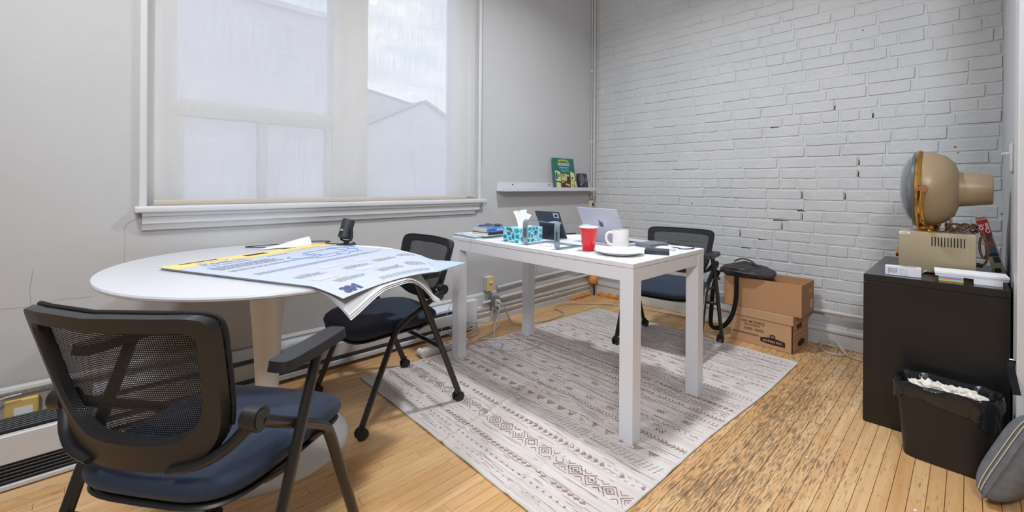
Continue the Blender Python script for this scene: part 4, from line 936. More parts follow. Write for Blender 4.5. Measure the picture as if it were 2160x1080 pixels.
# tablet in a folio
tbm = thing('tablet', 'dark tablet propped in a folio case behind the tissue box', 'tablet', (0.845, -1.56, DZ), math.radians(4))
TM = T((0, 0, 0.004), (math.radians(28), 0, 0))
bm = new(); box(bm, (-0.09, -0.009, 0), (0.09, 0.0, 0.185), 0.004, 2, TM); cs = obj('case', bm, mat('folio_slate', rgb(58, 66, 80), 0.55), tbm)
bm = new(); box(bm, (-0.084, 0.0, 0.006), (0.084, 0.001, 0.179), 0.0003, 1, TM); obj('screen', bm, mat('screen_black', rgb(14, 14, 16), 0.12), cs)
bm = new(); box(bm, (0.045, -0.0105, 0.145), (0.082, -0.009, 0.178), 0.0005, 1, TM); cm = obj('camera_window', bm, mat('cam_silver', rgb(190, 196, 204), 0.4), cs)
bm = new(); cyl(bm, (0, 0, 0), (0, -0.003, 0), 0.008, n=16); bmesh.ops.transform(bm, matrix=TM @ T((0.066, -0.0105, 0.162)), verts=bm.verts); obj('lens', bm, mat('screen_black', rgb(14, 14, 16), 0.12), cm)
bm = new(); poly(bm, [(-0.085, -0.045, 0.085), (0.085, -0.045, 0.085), (0.085, -0.105, 0.0005), (-0.085, -0.105, 0.0005)]); bmesh.ops.solidify(bm, geom=bm.faces[:], thickness=0.003); obj('kickstand', bm, mat('folio_slate', rgb(58, 66, 80), 0.55), tbm, 0)
# laptop
lp = thing('laptop', 'open silver laptop seen from behind with a dark apple emblem', 'laptop', (1.20, -1.527, DZ), math.radians(-10))
SIL = mat('silver_anodised', rgb(196, 195, 208), 0.4, metal=0.2)
bm = new(); box(bm, (-0.152, 0.0, 0.002), (0.152, 0.212, 0.013), 0.004, 2); obj('base', bm, SIL, lp)
bm = new(); box(bm, (-0.13, 0.02, 0.0131), (0.13, 0.11, 0.0138), 0.0003); obj('keyboard', bm, BLACK_PL, lp)
LM = T((0, 0.0, 0.013), (math.radians(27), 0, 0))
bm = new(); box(bm, (-0.152, -0.005, 0.0), (0.152, 0.0, 0.208), 0.004, 2, LM); ld = obj('lid', bm, SIL, lp)
bm = new(); box(bm, (-0.146, 0.0, 0.008), (0.146, 0.0008, 0.203), 0.0003, 1, LM); obj('screen', bm, mat('screen_black', rgb(14, 14, 16), 0.12), ld)
bm = new()
ap = [(0.0, 0.72), (0.12, 0.80), (0.32, 0.86), (0.52, 0.80), (0.66, 0.66), (0.52, 0.50), (0.48, 0.30), (0.58, 0.10), (0.74, 0.0), (0.62, -0.30), (0.42, -0.58), (0.24, -0.66), (0.0, -0.58), (-0.24, -0.66), (-0.44, -0.56), (-0.66, -0.22), (-0.72, 0.12), (-0.66, 0.50), (-0.46, 0.76), (-0.22, 0.80)]
poly(bm, [tuple(LM @ Vector((-x * 0.024, -0.0056, 0.108 + y * 0.024))) for x, y in ap]); obj('emblem', bm, mat('emblem_grey', rgb(74, 88, 112), 0.2, metal=0.5), ld, 0)
bm = new(); poly(bm, [tuple(LM @ Vector((-x * 0.024, -0.0056, 0.108 + y * 0.024))) for x, y in ((0.0, 0.92), (0.10, 1.22), (0.36, 1.36), (0.30, 1.06))]); obj('emblem_leaf', bm, mat('emblem_grey', rgb(74, 88, 112), 0.2, metal=0.5), ld, 0)
# cup, mug, plate
cu = thing('party_cup', 'red plastic party cup with a white rim on the desk', 'cup', (1.295, -1.835, DZ))
RED_ = mat('cup_red', rgb(222, 24, 38), 0.22)
bm = new(); lathe(bm, [(0, 0.001), (0.027, 0.001), (0.029, 0.0), (0.0305, 0.003), (0.031, 0.02), (0.0325, 0.022), (0.0385, 0.088), (0.040, 0.09), (0.041, 0.102), (0.0425, 0.104), (0.0435, 0.113)], 40); obj('body', bm, RED_, cu, 40)
bm = new(); lathe(bm, [(0.0425, 0.1135), (0.0400, 0.104), (0.0390, 0.092), (0.0370, 0.088), (0.0305, 0.022), (0.0285, 0.006), (0, 0.006)], 40); obj('inner', bm, PAPER, cu, 40)
bm = new(); lathe(bm, [(0.0435, 0.112), (0.0462, 0.113), (0.0468, 0.116), (0.0455, 0.1185), (0.043, 0.118), (0.0425, 0.113)], 40); obj('rim', bm, PAPER, cu, 60)
mg = thing('coffee_mug', 'white ceramic coffee mug beside the red cup', 'mug', (1.358, -1.648, DZ), math.radians(-150))
CER = mat('ceramic_white', rgb(238, 236, 234), 0.15)
bm = new(); lathe(bm, [(0, 0.002), (0.036, 0.0), (0.040, 0.003), (0.041, 0.010), (0.041, 0.092), (0.040, 0.095), (0.0375, 0.0945), (0.037, 0.02), (0.030, 0.008), (0, 0.008)], 40); obj('body', bm, CER, mg, 40)
bm = new(); tube(bm, [(0.039, 0, 0.078), (0.058, 0, 0.080), (0.071, 0, 0.066), (0.071, 0, 0.042), (0.058, 0, 0.022), (0.039, 0, 0.018)], 0.0055, 10, 5, 1.2); obj('handle', bm, CER, mg, 60)
bm = new(); lathe(bm, [(0.037, 0.05), (0, 0.05)], 40); obj('coffee', bm, mat('coffee_brown', rgb(60, 34, 20), 0.1), mg)
plt = thing('paper_plate', 'white paper plate at the front corner of the desk', 'plate', (1.455, -1.815, DZ))
bm = new(); lathe(bm, [(0, 0.001), (0.072, 0.001), (0.080, 0.003), (0.098, 0.015), (0.112, 0.017), (0.1135, 0.0185), (0.111, 0.020), (0.098, 0.0175), (0.079, 0.0055), (0.07, 0.0035), (0, 0.0035)], 56); obj('dish', bm, mat('plate_white', rgb(238, 236, 230), 0.6), plt, 50)
# hard drive, wallet, mouse, cables, keys, pen, papers
t = thing('hard_drive', 'flat dark grey external drive near the back edge of the desk', 'hard drive', (1.430, -1.455, DZ), math.radians(-12))
bm = new(); box(bm, (-0.05, -0.075, 0), (0.05, 0.065, 0.021), 0.003, 2); obj('case', bm, mat('drive_grey', rgb(106, 112, 118), 0.4), t)
bm = new(); cyl(bm, (0.02, 0.075, 0.013), (0.02, 0.10, 0.013), 0.007, n=10); obj('plug', bm, BLACK_PL, t)
bm = new(); tube(bm, [(0.02, 0.10, 0.013), (0.05, 0.15, 0.006), (0.11, 0.17, 0.004), (0.165, 0.12, 0.004), (0.172, 0.06, 0.004), (0.15, 0.035, 0.004), (0.12, 0.05, 0.004), (0.085, 0.04, 0.004), (0.06, -0.01, 0.006)], 0.0025, 6, 6); obj('lead', bm, CORD_B, t)
t = thing('wireless_mouse', 'white rounded mouse beside the black wallet', 'mouse', (1.535, -1.525, DZ), math.radians(-60))
bm = new(); bmesh.ops.create_uvsphere(bm, u_segments=24, v_segments=12, radius=1)
for v in bm.verts: v.co = Vector((v.co.x * 0.030, v.co.y * 0.052, max(0, v.co.z) * 0.019 + 0.001))
obj('shell', bm, WHITE_LAM, t, 60)
t = thing('wallet', 'black folded leather wallet on the desk corner', 'wallet', (1.567, -1.665, DZ), math.radians(25))
LEA = mat('leather_black', rgb(36, 40, 46), 0.35, bump=0.3, bscale=120, bdist=0.002)
bm = new(); box(bm, (-0.055, -0.042, 0), (0.055, 0.042, 0.007), 0.002, 2); obj('back_flap', bm, LEA, t)
bm = new(); box(bm, (-0.055, -0.042, 0.0), (0.055, 0.042, 0.006), 0.002, 2, T((0, 0, 0.0125), (math.radians(2), 0, 0))); obj('front_flap', bm, LEA, t)
bm = new(); box(bm, (-0.05, -0.038, 0.007), (0.05, 0.036, 0.0105)); obj('cards', bm, mat('card_blue', rgb(90, 100, 120), 0.5), t, 0)
bm = new(); cyl(bm, (0.0, -0.030, 0.0172), (0.0, -0.030, 0.0192), 0.006, n=14); obj('snap', bm, STEEL, t)
t = thing('key_ring', 'brass keys on a ring beside the wallet', 'keys', (1.49, -1.60, DZ), 0.4)
bm = new(); tube(bm, [(0.013 * math.cos(a * PI / 8), 0.013 * math.sin(a * PI / 8), 0.002 + 0.001 * math.sin(a)) for a in range(17)], 0.0012, 6); obj('ring', bm, STEEL, t)
for k, a in enumerate((0.3, -0.5)):
    bm = new(); box(bm, (0.012, -0.004, 0.001), (0.05, 0.004, 0.003), 0.0005, 1, T((0, 0, 0.0015 * k), (0, 0, a))); box(bm, (0.008, -0.010, 0.001), (0.024, 0.010, 0.003), 0.0008, 1, T((0, 0, 0.0015 * k), (0, 0, a))); obj('key', bm, mat('brass_key', rgb(176, 140, 80), 0.35, metal=0.9), t)
bm = new(); box(bm, (-0.14, -0.11, 0), (0.14, 0.11, 0.0012)); o = obj('paper_sheet', bm, PAPER, None, 0); o.location = (0.88, -1.42, DZ); o.rotation_euler = (0, 0, 0.35); tag(o, 'loose white paper lying behind the tablet', 'paper')
t = thing('ballpoint_pen', 'black pen lying on the loose paper behind the tablet', 'pen', (0.80, -1.375, DZ + 0.0013), math.radians(70))
bm = new(); cyl(bm, (-0.05, 0, 0.005), (0.05, 0, 0.005), 0.0048, n=12); obj('barrel', bm, BLACK_PL, t); bm = new(); cyl(bm, (0.05, 0, 0.005), (0.062, 0, 0.005), 0.004, 0.001, n=12); obj('tip', bm, STEEL, t)
t = thing('mobile_phone', 'small black phone lying flat at the back edge of the desk', 'phone', (1.36, -1.36, DZ), 0.6)
bm = new(); box(bm, (-0.035, -0.07, 0), (0.035, 0.07, 0.008), 0.003, 2); obj('body', bm, BLACK_PL, t); bm = new(); box(bm, (-0.032, -0.066, 0.008), (0.032, 0.066, 0.0085)); obj('screen', bm, mat('screen_black', rgb(14, 14, 16), 0.12), t, 0)
bm = new(); tube(bm, [(0.032 * math.cos(a * PI / 12), 0.030 * math.sin(a * PI / 12), 0.004 + 0.0015 * math.sin(a * 1.1)) for a in range(44)], 0.0038, 6); o = obj('cable_coil', bm, mat('coil_white', rgb(236, 232, 228), 0.5), None, 60); o.location = (1.045, -1.872, DZ); tag(o, 'small coil of white cable between the arms of the laptop stand', 'cable')
cable('charging_cable', [(0.66, -1.72, 0.7525), (0.645, -1.85, 0.753), (0.60, -1.965, 0.753), (0.575, -1.994, 0.756), (0.56, -2.006, 0.72), (0.545, -2.04, 0.60), (0.50, -2.08, 0.40), (0.42, -2.10, 0.20), (0.32, -2.05, 0.09), (0.30, -2.02, 0.075)], 0.0016, CORD_W, 'thin white cable hanging over the front edge of the desk')
cable('charging_cable', [(0.62, -1.45, 0.62), (0.63, -1.50, 0.50), (0.66, -1.56, 0.30), (0.66, -1.62, 0.12), (0.63, -1.66, 0.014), (0.56, -1.73, 0.010), (0.49, -1.72, 0.012)], 0.0016, CORD_W, 'thin white cable hanging under the desk to the power adapter')
# ================================================================ FLOOR CABLES
t = thing('power_strip', 'white power strip on the floor beside the desk leg', 'power strip', (0.258, -1.95, 0.0), math.radians(86))
bm = new(); box(bm, (-0.16, -0.03, 0), (0.16, 0.03, 0.045), 0.006, 2); obj('body', bm, mat('strip_white', rgb(218, 216, 212), 0.45), t)
bm = new(); cyl(bm, (-0.175, -0.032, 0.022), (-0.175, 0.032, 0.022), 0.0225, n=20); obj('end_cap', bm, mat('strip_white', rgb(218, 216, 212), 0.45), t)
for k in range(4):
    bm = new(); box(bm, (-0.06 + 0.055 * k, -0.012, 0.045), (-0.035 + 0.055 * k, 0.012, 0.0456)); obj('socket', bm, mat('socket_grey', rgb(150, 148, 145), 0.5), t, 0)
bm = new(); box(bm, (-0.115, -0.012, 0.0457), (-0.09, 0.012, 0.075), 0.003); obj('plug', bm, mat('strip_white', rgb(218, 216, 212), 0.45), t)
t = thing('power_adapter', 'small white power adapter cube lying on the rug', 'charger', (0.462, -1.69, 0.006), math.radians(40))
bm = new(); box(bm, (-0.03, -0.03, 0), (0.03, 0.03, 0.028), 0.006, 2); obj('body', bm, WHITE_LAM, t)
cz = 0.007
cable('extension_cord', [(0.11, -1.345, 0.165), (0.15, -1.33, 0.12), (0.19, -1.29, 0.02), (0.24, -1.20, cz), (0.30, -1.02, cz), (0.28, -0.80, cz), (0.20, -0.74, cz), (0.13, -0.72, cz), (0.09, -0.66, 0.02), (0.12, -0.52, 0.015), (0.25, -0.36, cz), (0.36, -0.26, cz), (0.55, -0.17, cz), (0.9, -0.13, cz), (1.25, -0.10, cz)], 0.006, mat('cord_beige', rgb(190, 180, 168), 0.55), 'beige extension cord snaking along the floor to the brick wall')
cable('appliance_cord', [(0.10, -1.345, 0.135), (0.13, -1.38, 0.09), (0.20, -1.48, 0.035), (0.34, -1.60, 0.014), (0.44, -1.66, 0.018)], 0.004, CORD_W, 'pale cord from the junction box to the adapter on the rug')
cable('coiled_cord', [(0.12 + 0.06 * math.cos(a * 0.5) + 0.012 * math.sin(a * 1.3), -1.70 + 0.11 * math.sin(a * 0.5), 0.008 + 0.0022 * a) for a in range(40)] + [(0.22, -1.55, 0.09), (0.16, -1.46, 0.16), (0.17, -1.40, 0.08), (0.20, -1.47, 0.02), (0.26, -1.60, 0.016), (0.30, -1.72, 0.03)], 0.0048, mat('cord_greige', rgb(186, 182, 178), 0.55), 'grey cord coiled in loops behind the desk leg', None, 3)
cable('adapter_lead', [(0.48, -1.72, 0.016), (0.53, -1.70, 0.011), (0.62, -1.58, 0.011), (0.60, -1.42, 0.011), (0.47, -1.44, 0.012), (0.40, -1.55, 0.014), (0.30, -1.66, 0.014), (0.26, -1.74, 0.012), (0.36, -1.76, 0.012), (0.43, -1.71, 0.014)], 0.0035, CORD_W, 'white lead looped around the adapter on the rug')
cable('floor_cord', [(1.90, -0.05, 0.03), (1.92, -0.13, 0.008), (1.97, -0.19, 0.008), (2.05, -0.165, 0.008), (2.02, -0.08, 0.03), (1.95, -0.06, 0.055), (1.99, -0.08, 0.06), (2.05, -0.15, 0.014), (2.12, -0.185, 0.007), (2.20, -0.18, 0.007), (2.35, -0.17, 0.007)], 0.005, mat('cord_beige', rgb(190, 180, 168), 0.55), 'beige cord looped on the floor between the boxes and the cabinet')
# ================================================================ CARDBOARD BOXES AND BAG
CARD = mat('cardboard', rgb(178, 134, 94), 0.8, var=0.06, vscale=5); CARD2 = mat('cardboard_pale', rgb(190, 150, 112), 0.8, var=0.06, vscale=5)
BLKINK = mat('black_ink', rgb(40, 34, 30), 0.7); MARK = mat('marker_ink', rgb(48, 38, 32), 0.7)
bx = thing('file_box', 'lidded cardboard file storage box with marker writing standing on the floor', 'box', (1.632, -0.207, 0.0), math.radians(-4))
bw, bd_, bh = 0.385, 0.30, 0.235
bm = new(); box(bm, (-bw / 2, -bd_ / 2, 0.001), (bw / 2, bd_ / 2, bh), 0.002); body = obj('body', bm, CARD2, bx)
bm = new(); box(bm, (-bw / 2 - .006, -bd_ / 2 - .006, bh - 0.055), (bw / 2 + .006, bd_ / 2 + .006, bh + 0.004), 0.003); obj('lid', bm, CARD2, bx)
def fB(x, y): return (-bw / 2 + x, -bd_ / 2 - 0.0006, y)
def fR(x, y): return (bw / 2 + 0.0006, -bd_ / 2 + x, y)
bm = new(); put_text(bm, 'PAN AM SOURCE', 0.026, lambda x, y: fB(0.075 + x * 0.72 + y * 0.15, 0.140 + y), 'LEFT', 0.0005); obj('marker_writing', bm, MARK, body, 0, recalc=False)
bm = new(); put_text(bm, 'PAH001 - PAH032', 0.024, lambda x, y: fB(0.09 + x * 0.68 + y * 0.15, 0.092 + y), 'LEFT', 0.0005); obj('marker_writing', bm, MARK, body, 0, recalc=False)
bm = new(); tube(bm, [fB(0.09 + 0.006 * k, 0.122 + (0.011 if k % 2 else 0.0)) for k in range(18)], 0.0022, 4); obj('scribbled_word', bm, MARK, body, 0)
bm = new()
for z in (0.066, 0.060): quad2(bm, 0.015, z, 0.185, z + 0.003, fB)
obj('printed_line', bm, BLKINK, body, 0, recalc=False, kind='stuff')
bm = new(); poly(bm, [fB(x, y) for x, y in ((0.195, 0.035), (0.245, 0.028), (0.345, 0.028), (0.345, 0.062), (0.30, 0.070), (0.24, 0.070), (0.195, 0.062))]); lg = obj('logo_panel', bm, BLKINK, body, 0)
bm = new(); put_text(bm, 'BANKERS BOX', 0.018, lambda x, y: (lambda p: (p[0], p[1] - 0.0005, p[2]))(fB(0.27 + x * 0.98, 0.042 + y)), 'CENTER', 0.0005); obj('lettering', bm, CARD2, lg, 0, recalc=False)
bm = new(); poly(bm, [fB(0.27 + 0.020 * math.cos(a * PI / 3 + PI / 6), 0.079 + 0.017 * math.sin(a * PI / 3 + PI / 6)) for a in range(6)]); em = obj('emblem', bm, BLKINK, body, 0)
bm = new(); put_text(bm, 'BB', 0.017, lambda x, y: (lambda p: (p[0], p[1] - 0.0005, p[2]))(fB(0.27 + x, 0.073 + y)), 'CENTER', 0.0003); obj('lettering', bm, CARD2, em, 0, recalc=False)
bm = new(); box(bm, (bw / 2 + 0.0005, -0.07, bh - 0.085), (bw / 2 + 0.0012, 0.02, bh - 0.063), 0.0003); obj('handle_slot', bm, BLKINK, body, 0)
bm = new()
for z in (0.135, 0.105, 0.075): quad2(bm, 0.03, z, 0.27, z + 0.002, fR)
obj('printed_line', bm, BLKINK, body, 0, recalc=False, kind='stuff')
bm = new(); blurred(bm, 0.10, 0.013, 6, lambda x, y: fR(0.13 + x, 0.142 + y)); obj('marker_writing', bm, MARK, body, 0, recalc=False, kind='stuff')
bm = new(); poly(bm, [fR(x, y) for x, y in ((0.10, 0.03), (0.16, 0.02), (0.23, 0.03), (0.23, 0.055), (0.165, 0.068), (0.10, 0.055))]); obj('logo_panel', bm, BLKINK, body, 0)
bm = new(); box(bm, (bw / 2 - 0.004, -bd_ / 2 - 0.002, 0.0), (bw / 2 + 0.0015, -bd_ / 2 + 0.006, bh - 0.056)); obj('corner_gap', bm, mat('gap_brown', rgb(60, 42, 28), 0.9), body, 0)
ub = thing('open_carton', 'open brown cardboard carton stacked on the file storage box', 'box', (1.628, -0.212, bh + 0.0045), math.radians(-1))
uw, ud, uh, th = 0.472, 0.29, 0.205, 0.004
for nm, a, b in (('bottom', (-uw / 2, -ud / 2, 0), (uw / 2, ud / 2, th)), ('front_wall', (-uw / 2, -ud / 2, th), (uw / 2, -ud / 2 + th, uh)), ('back_wall', (-uw / 2, ud / 2 - th, th), (uw / 2, ud / 2, uh)), ('side_wall', (-uw / 2, -ud / 2 + th, th), (-uw / 2 + th, ud / 2 - th, uh)), ('side_wall', (uw / 2 - th, -ud / 2 + th, th), (uw / 2, ud / 2 - th, uh))):
    bm = new(); box(bm, a, b, 0.001); w_ = obj(nm, bm, CARD, ub)
bm = new(); box(bm, (uw / 2, 0.02, uh - 0.075), (uw / 2 + 0.0008, 0.09, uh - 0.05)); obj('handle_hole', bm, mat('hole_pink', rgb(206, 150, 130), 0.7), w_, 0)
bm = new(); box(bm, (uw / 2, 0.06, 0.03), (uw / 2 + 0.0008, 0.10, 0.085)); obj('tape', bm, mat('tape_pale', rgb(208, 184, 158), 0.4), w_, 0)
bg_ = thing('messenger_bag', 'dark messenger bag slumped over the open carton with its strap hanging', 'bag', (1.508, -0.235, bh + 0.0045 + uh))
BAGM = mat('bag_nylon', rgb(44, 38, 40), 0.5, bump=0.4, bscale=25, bdist=0.01)
def slab(bm, sx_, sy, sz, lump, c, seed):
    bmesh.ops.create_uvsphere(bm, u_segments=40, v_segments=20, radius=1); r = random.Random(seed); ph = [r.uniform(0, 6) for _ in range(6)]
    for v in bm.verts:
        x, y, z = v.co; e = lambda q, p: math.copysign(abs(q) ** p, q)
        x, y, z = e(x, 0.55) * sx_, e(y, 0.55) * sy, e(z, 0.75) * sz
        z += lump * (math.sin(x * 28 + ph[0]) * math.cos(y * 21 + ph[1]) + 0.6 * math.sin(x * 55 + y * 30 + ph[2]))
        v.co = Vector((x, y, z)) + Vector(c)
from mathutils import noise as mnoise
def crumple(bm, amp, sc):
    for v in bm.verts:
        n_ = mnoise.noise(v.co * sc) + 0.5 * mnoise.noise(v.co * sc * 2.3 + Vector((5, 2, 1)))
        ridge = 1 - abs(mnoise.noise(v.co * sc * 1.4 + Vector((9, 4, 7)))) * 2
        v.co.z += amp * (n_ + 0.7 * ridge); v.co.y += amp * 0.5 * n_
        v.co.z = max(v.co.z, 0.0012)
bm = new(); slab(bm, 0.165, 0.152, 0.026, 0.0, (0.0, -0.012, 0.028), 4); bmesh.ops.subdivide_edges(bm, edges=bm.edges[:], cuts=1, use_grid_fill=True)
for v in bm.verts:
    if v.co.z > 0.02: v.co.z += 0.030 * math.exp(-((v.co.x + 0.035) / 0.075) ** 2 - ((v.co.y - 0.04) / 0.09) ** 2)
    v.co.z -= 0.016 * max(0, (v.co.x - 0.07) / 0.09)
crumple(bm, 0.008, 16); obj('bag_body', bm, BAGM, bg_, 70)
bm = new(); slab(bm, 0.105, 0.075, 0.012, 0.0, (-0.035, -0.075, 0.064), 7)
for v in bm.verts: v.co.z -= 0.18 * max(0, -0.10 - v.co.y) + 0.10 * abs(v.co.x + 0.035)
crumple(bm, 0.005, 22); obj('flap', bm, BAGM, bg_, 70)
bm = new(); tube(bm, [(-0.145, -0.13, 0.030), (-0.05, -0.165, 0.038), (0.06, -0.168, 0.036), (0.135, -0.14, 0.028)], 0.004, 6, 5); obj('piping', bm, BLACK_PL, bg_)
bm = new(); tube(bm, [(-0.10, 0.02, 0.082), (-0.055, 0.03, 0.104), (0.0, 0.03, 0.098), (0.05, 0.02, 0.066)], 0.011, 8, 5, 0.5); obj('top_handle', bm, BAGM, bg_, 70)
bm = new(); box(bm, (-0.155, -0.154, -0.04), (-0.135, -0.149, -0.018), 0.001); obj('buckle', bm, mat('buckle_grey', rgb(70, 68, 70), 0.4), bg_)
def strap_path(pts, w, n=5):
    bm = new(); P = smooth_path(pts, n); L = []
    for i, p in enumerate(P):
        t_ = (P[min(i + 1, len(P) - 1)] - P[max(i - 1, 0)]).normalized(); sd = t_.cross(Vector((0, 1, 0)))
        sd = sd.normalized() if sd.length > 0.1 else Vector((1, 0, 0))
        L.append((bm.verts.new(p + sd * w / 2), bm.verts.new(p - sd * w / 2)))
    for a, b in zip(L, L[1:]): bm.faces.new((a[0], a[1], b[1], b[0]))
    bmesh.ops.solidify(bm, geom=bm.faces[:], thickness=0.002); return bm
obj('shoulder_strap', strap_path([(-0.02, -0.165, 0.025), (-0.02, -0.168, -0.03), (-0.022, -0.165, -0.12), (-0.03, -0.165, -0.19), (-0.05, -0.17, -0.27), (-0.09, -0.18, -0.34), (-0.15, -0.18, -0.375), (-0.19, -0.17, -0.36), (-0.195, -0.15, -0.25), (-0.19, -0.13, -0.1), (-0.165, -0.10, 0.02)], 0.030), mat('strap_black', rgb(28, 28, 30), 0.6), bg_, 60)
# ================================================================ BLACK CABINET AND WHAT STANDS ON IT
cb = thing('file_cabinet', 'black flat-sided cabinet beside the short wall', 'cabinet', (2.479, -0.665, 0.0))
CABM = mat('cabinet_black', rgb(26, 25, 26), 0.34, var=0.15, vscale=3)
cw, cdp, chh = 0.446, 0.75, 0.676
bm = new(); box(bm, (-cw / 2, -cdp / 2, 0.004), (cw / 2, cdp / 2, chh - 0.032), 0.002); obj('body', bm, CABM, cb)
bm = new(); box(bm, (-cw / 2, -cdp / 2, chh - 0.0315), (cw / 2, cdp / 2, chh), 0.002); obj('top_panel', bm, mat('cabinet_top', rgb(34, 34, 35), 0.22), cb)
CZ = chh + 0.0006
un = thing('vintage_projector', 'beige vintage projector lamp with a glass dome on a vented box', 'projector', (2.485, -0.70, CZ))
BEI = mat('beige_enamel', rgb(160, 146, 118), 0.38); TAN = mat('tan_enamel', rgb(156, 134, 104), 0.36); BRASS = mat('brass', rgb(206, 158, 84), 0.22, metal=1.0)
DARK = mat('vent_dark', rgb(40, 30, 20), 0.9)
bm = new(); box(bm, (-0.127, -0.125, 0.006), (0.127, 0.125, 0.190), 0.004, 2); bb = obj('base_box', bm, BEI, un)
for k in range(11):
    x = -0.014 + k * 0.0103; bm = new(); box(bm, (x, -0.1262, 0.128), (x + 0.0038, -0.1248, 0.170), 0.0005); obj('vent_slot', bm, DARK, bb, 0)
bm = new(); box(bm, (-0.1245, -0.1258, 0.176), (-0.087, -0.1252, 0.187)); lb_ = obj('property_label', bm, PAPER, bb, 0)
bm = new(); blurred(bm, 0.022, 0.0024, 11, lambda x, y: (-0.1055 + x, -0.1261, 0.1827 + y)); blurred(bm, 0.032, 0.0024, 15, lambda x, y: (-0.1055 + x, -0.1261, 0.1782 + y)); obj('lettering', bm, BLKINK, lb_, 0, kind='stuff')
for s in (-1, 1):
    for yy in (-0.1, 0.1):
        bm = new(); cyl(bm, (s * 0.11, yy, 0), (s * 0.11, yy, 0.006), 0.008, n=12); obj('foot', bm, BLACK_PL, un)
bm = new(); cyl(bm, (-0.127, -0.05, 0.075), (-0.142, -0.05, 0.075), 0.016, n=20); obj('knob', bm, BRASS, un)
hx = -0.032
bm = new(); lathe(bm, [(0, 0.190), (0.062, 0.190), (0.063, 0.1935), (0.043, 0.196), (0.041, 0.198), (0.041, 0.216), (0.036, 0.220), (0, 0.220)], 40, T((hx, 0.0, 0))); obj('swivel_base', bm, BRASS, un)
bm = new(); box(bm, (hx - 0.03, -0.02, 0.214), (hx + 0.045, 0.02, 0.236), 0.003); obj('bracket', bm, BRASS, un)
HC = Vector((hx - 0.028, 0.0, 0.388)); HR = T(HC, (0, PI / 2, 0))      # local z -> +x
hd = []
def head(name, prof, mt, n=56, sm=50, parent=un):
    bm = new(); lathe(bm, prof, n, HR); return obj(name, bm, mt, parent, sm)
head('bowl', [(0.176, 0.010), (0.178, 0.02), (0.172, 0.055), (0.155, 0.09), (0.125, 0.118), (0.085, 0.131), (0.0, 0.133)], TAN)
head('cone', [(0.0, 0.12), (0.082, 0.125), (0.079, 0.14), (0.066, 0.236), (0.060, 0.238), (0.0, 0.236)], TAN)
head('rim_ring', [(0.172, -0.012), (0.184, -0.010), (0.189, 0.0), (0.184, 0.010), (0.172, 0.012), (0.172, -0.012)], BRASS)
GLD = mat('smoked_glass', rgb(104, 106, 110), 0.08, spec=0.8, coat=0.6)
head('glass_dome', [(0.172, -0.008), (0.168, -0.02), (0.150, -0.040), (0.11, -0.060), (0.06, -0.070), (0.0, -0.073)], GLD)
head('bezel', [(0.176, -0.022), (0.180, -0.012), (0.172, -0.010), (0.168, -0.022)], mat('bezel_teal', rgb(84, 92, 92), 0.3))
for s in (-1, 1):
    bm = new(); yy = s * 0.195
    tube(bm, [(HC.x + 0.018, yy, HC.z), (HC.x + 0.016, yy, HC.z - 0.09), (HC.x + 0.020, yy * 0.85, HC.z - 0.145), (hx, s * 0.045, 0.214)], 0.0085, 10, 5); yk = obj('yoke_arm', bm, BRASS, un, 60)
    bm = new(); cyl(bm, (HC.x + 0.004, s * 0.180, HC.z + 0.002), (HC.x + 0.004, s * 0.20, HC.z + 0.002), 0.010, n=14); cyl(bm, (HC.x + 0.022, s * 0.193, HC.z + 0.004), (HC.x + 0.022, s * 0.212, HC.z + 0.004), 0.016, n=20); obj('thumb_screw', bm, mat('copper_knob', rgb(186, 132, 90), 0.35, metal=0.8), yk)
bm = new(); cyl(bm, (0.046, -0.04, 0.19), (0.046, -0.04, 0.292), 0.0052, n=12); obj('cord_post', bm, mat('rose_brass', rgb(206, 168, 126), 0.3, metal=0.8), un)
bm = new(); tube(bm, [(0.05 + 0.05 * math.cos(a * 0.7) + 0.03, -0.05 + 0.035 * math.sin(a * 0.7), 0.196 + 0.018 * (1 + math.sin(a * 1.9)) ) for a in range(26)] + [(0.12, -0.07, 0.215), (0.15, -0.08, 0.19), (0.158, -0.085, 0.12), (0.15, -0.08, 0.085), (0.138, -0.075, 0.12), (0.139, -0.075, 0.17), (0.148, -0.08, 0.18), (0.162, -0.085, 0.13), (0.156, -0.085, 0.07), (0.140, -0.075, 0.055)], 0.0042, 6, 3); obj('power_cord', bm, mat('cord_brown', rgb(96, 66, 50), 0.45), un, 60)
bm = new(); cyl(bm, (0.127, -0.07, 0.055), (0.146, -0.075, 0.053), 0.009, n=12); obj('plug', bm, BLACK_PL, un)
# leaning game box
gb = thing('board_game_box', 'slim cream game box with a red title panel leaning against the short wall', 'game box', (2.7055, -0.665, CZ + 0.0095))
GMat = Matrix.Rotation(math.radians(-13.5), 4, 'Y')
gw, gd, gh = 0.038, 0.22, 0.255
CRM = mat('game_cream', rgb(214, 200, 176), 0.6)
bm = new(); box(bm, (-gw, 0, 0.001), (0, gd, gh), 0.0015, 1, GMat); gx = obj('carton', bm, CRM, gb)
def fg(x, y, d=0.0007): return tuple(GMat @ Vector((-gw + x, -d, y)))
bm = new(); quad2(bm, 0.001, 0.180, gw - 0.001, gh - 0.004, fg); obj('title_panel', bm, mat('game_red', rgb(184, 22, 50), 0.5), gx, 0)
bm = new(); put_text(bm, 'OJ', 0.024, lambda x, y: fg(0.016 - y * 0.8, 0.206 + x, 0.0012), 'LEFT', 0.0008); put_text(bm, 'Clue', 0.024, lambda x, y: fg(0.034 - y * 0.8, 0.190 + x, 0.0012), 'LEFT', 0.0008); obj('title', bm, PAPER, gx, 0, kind='stuff')
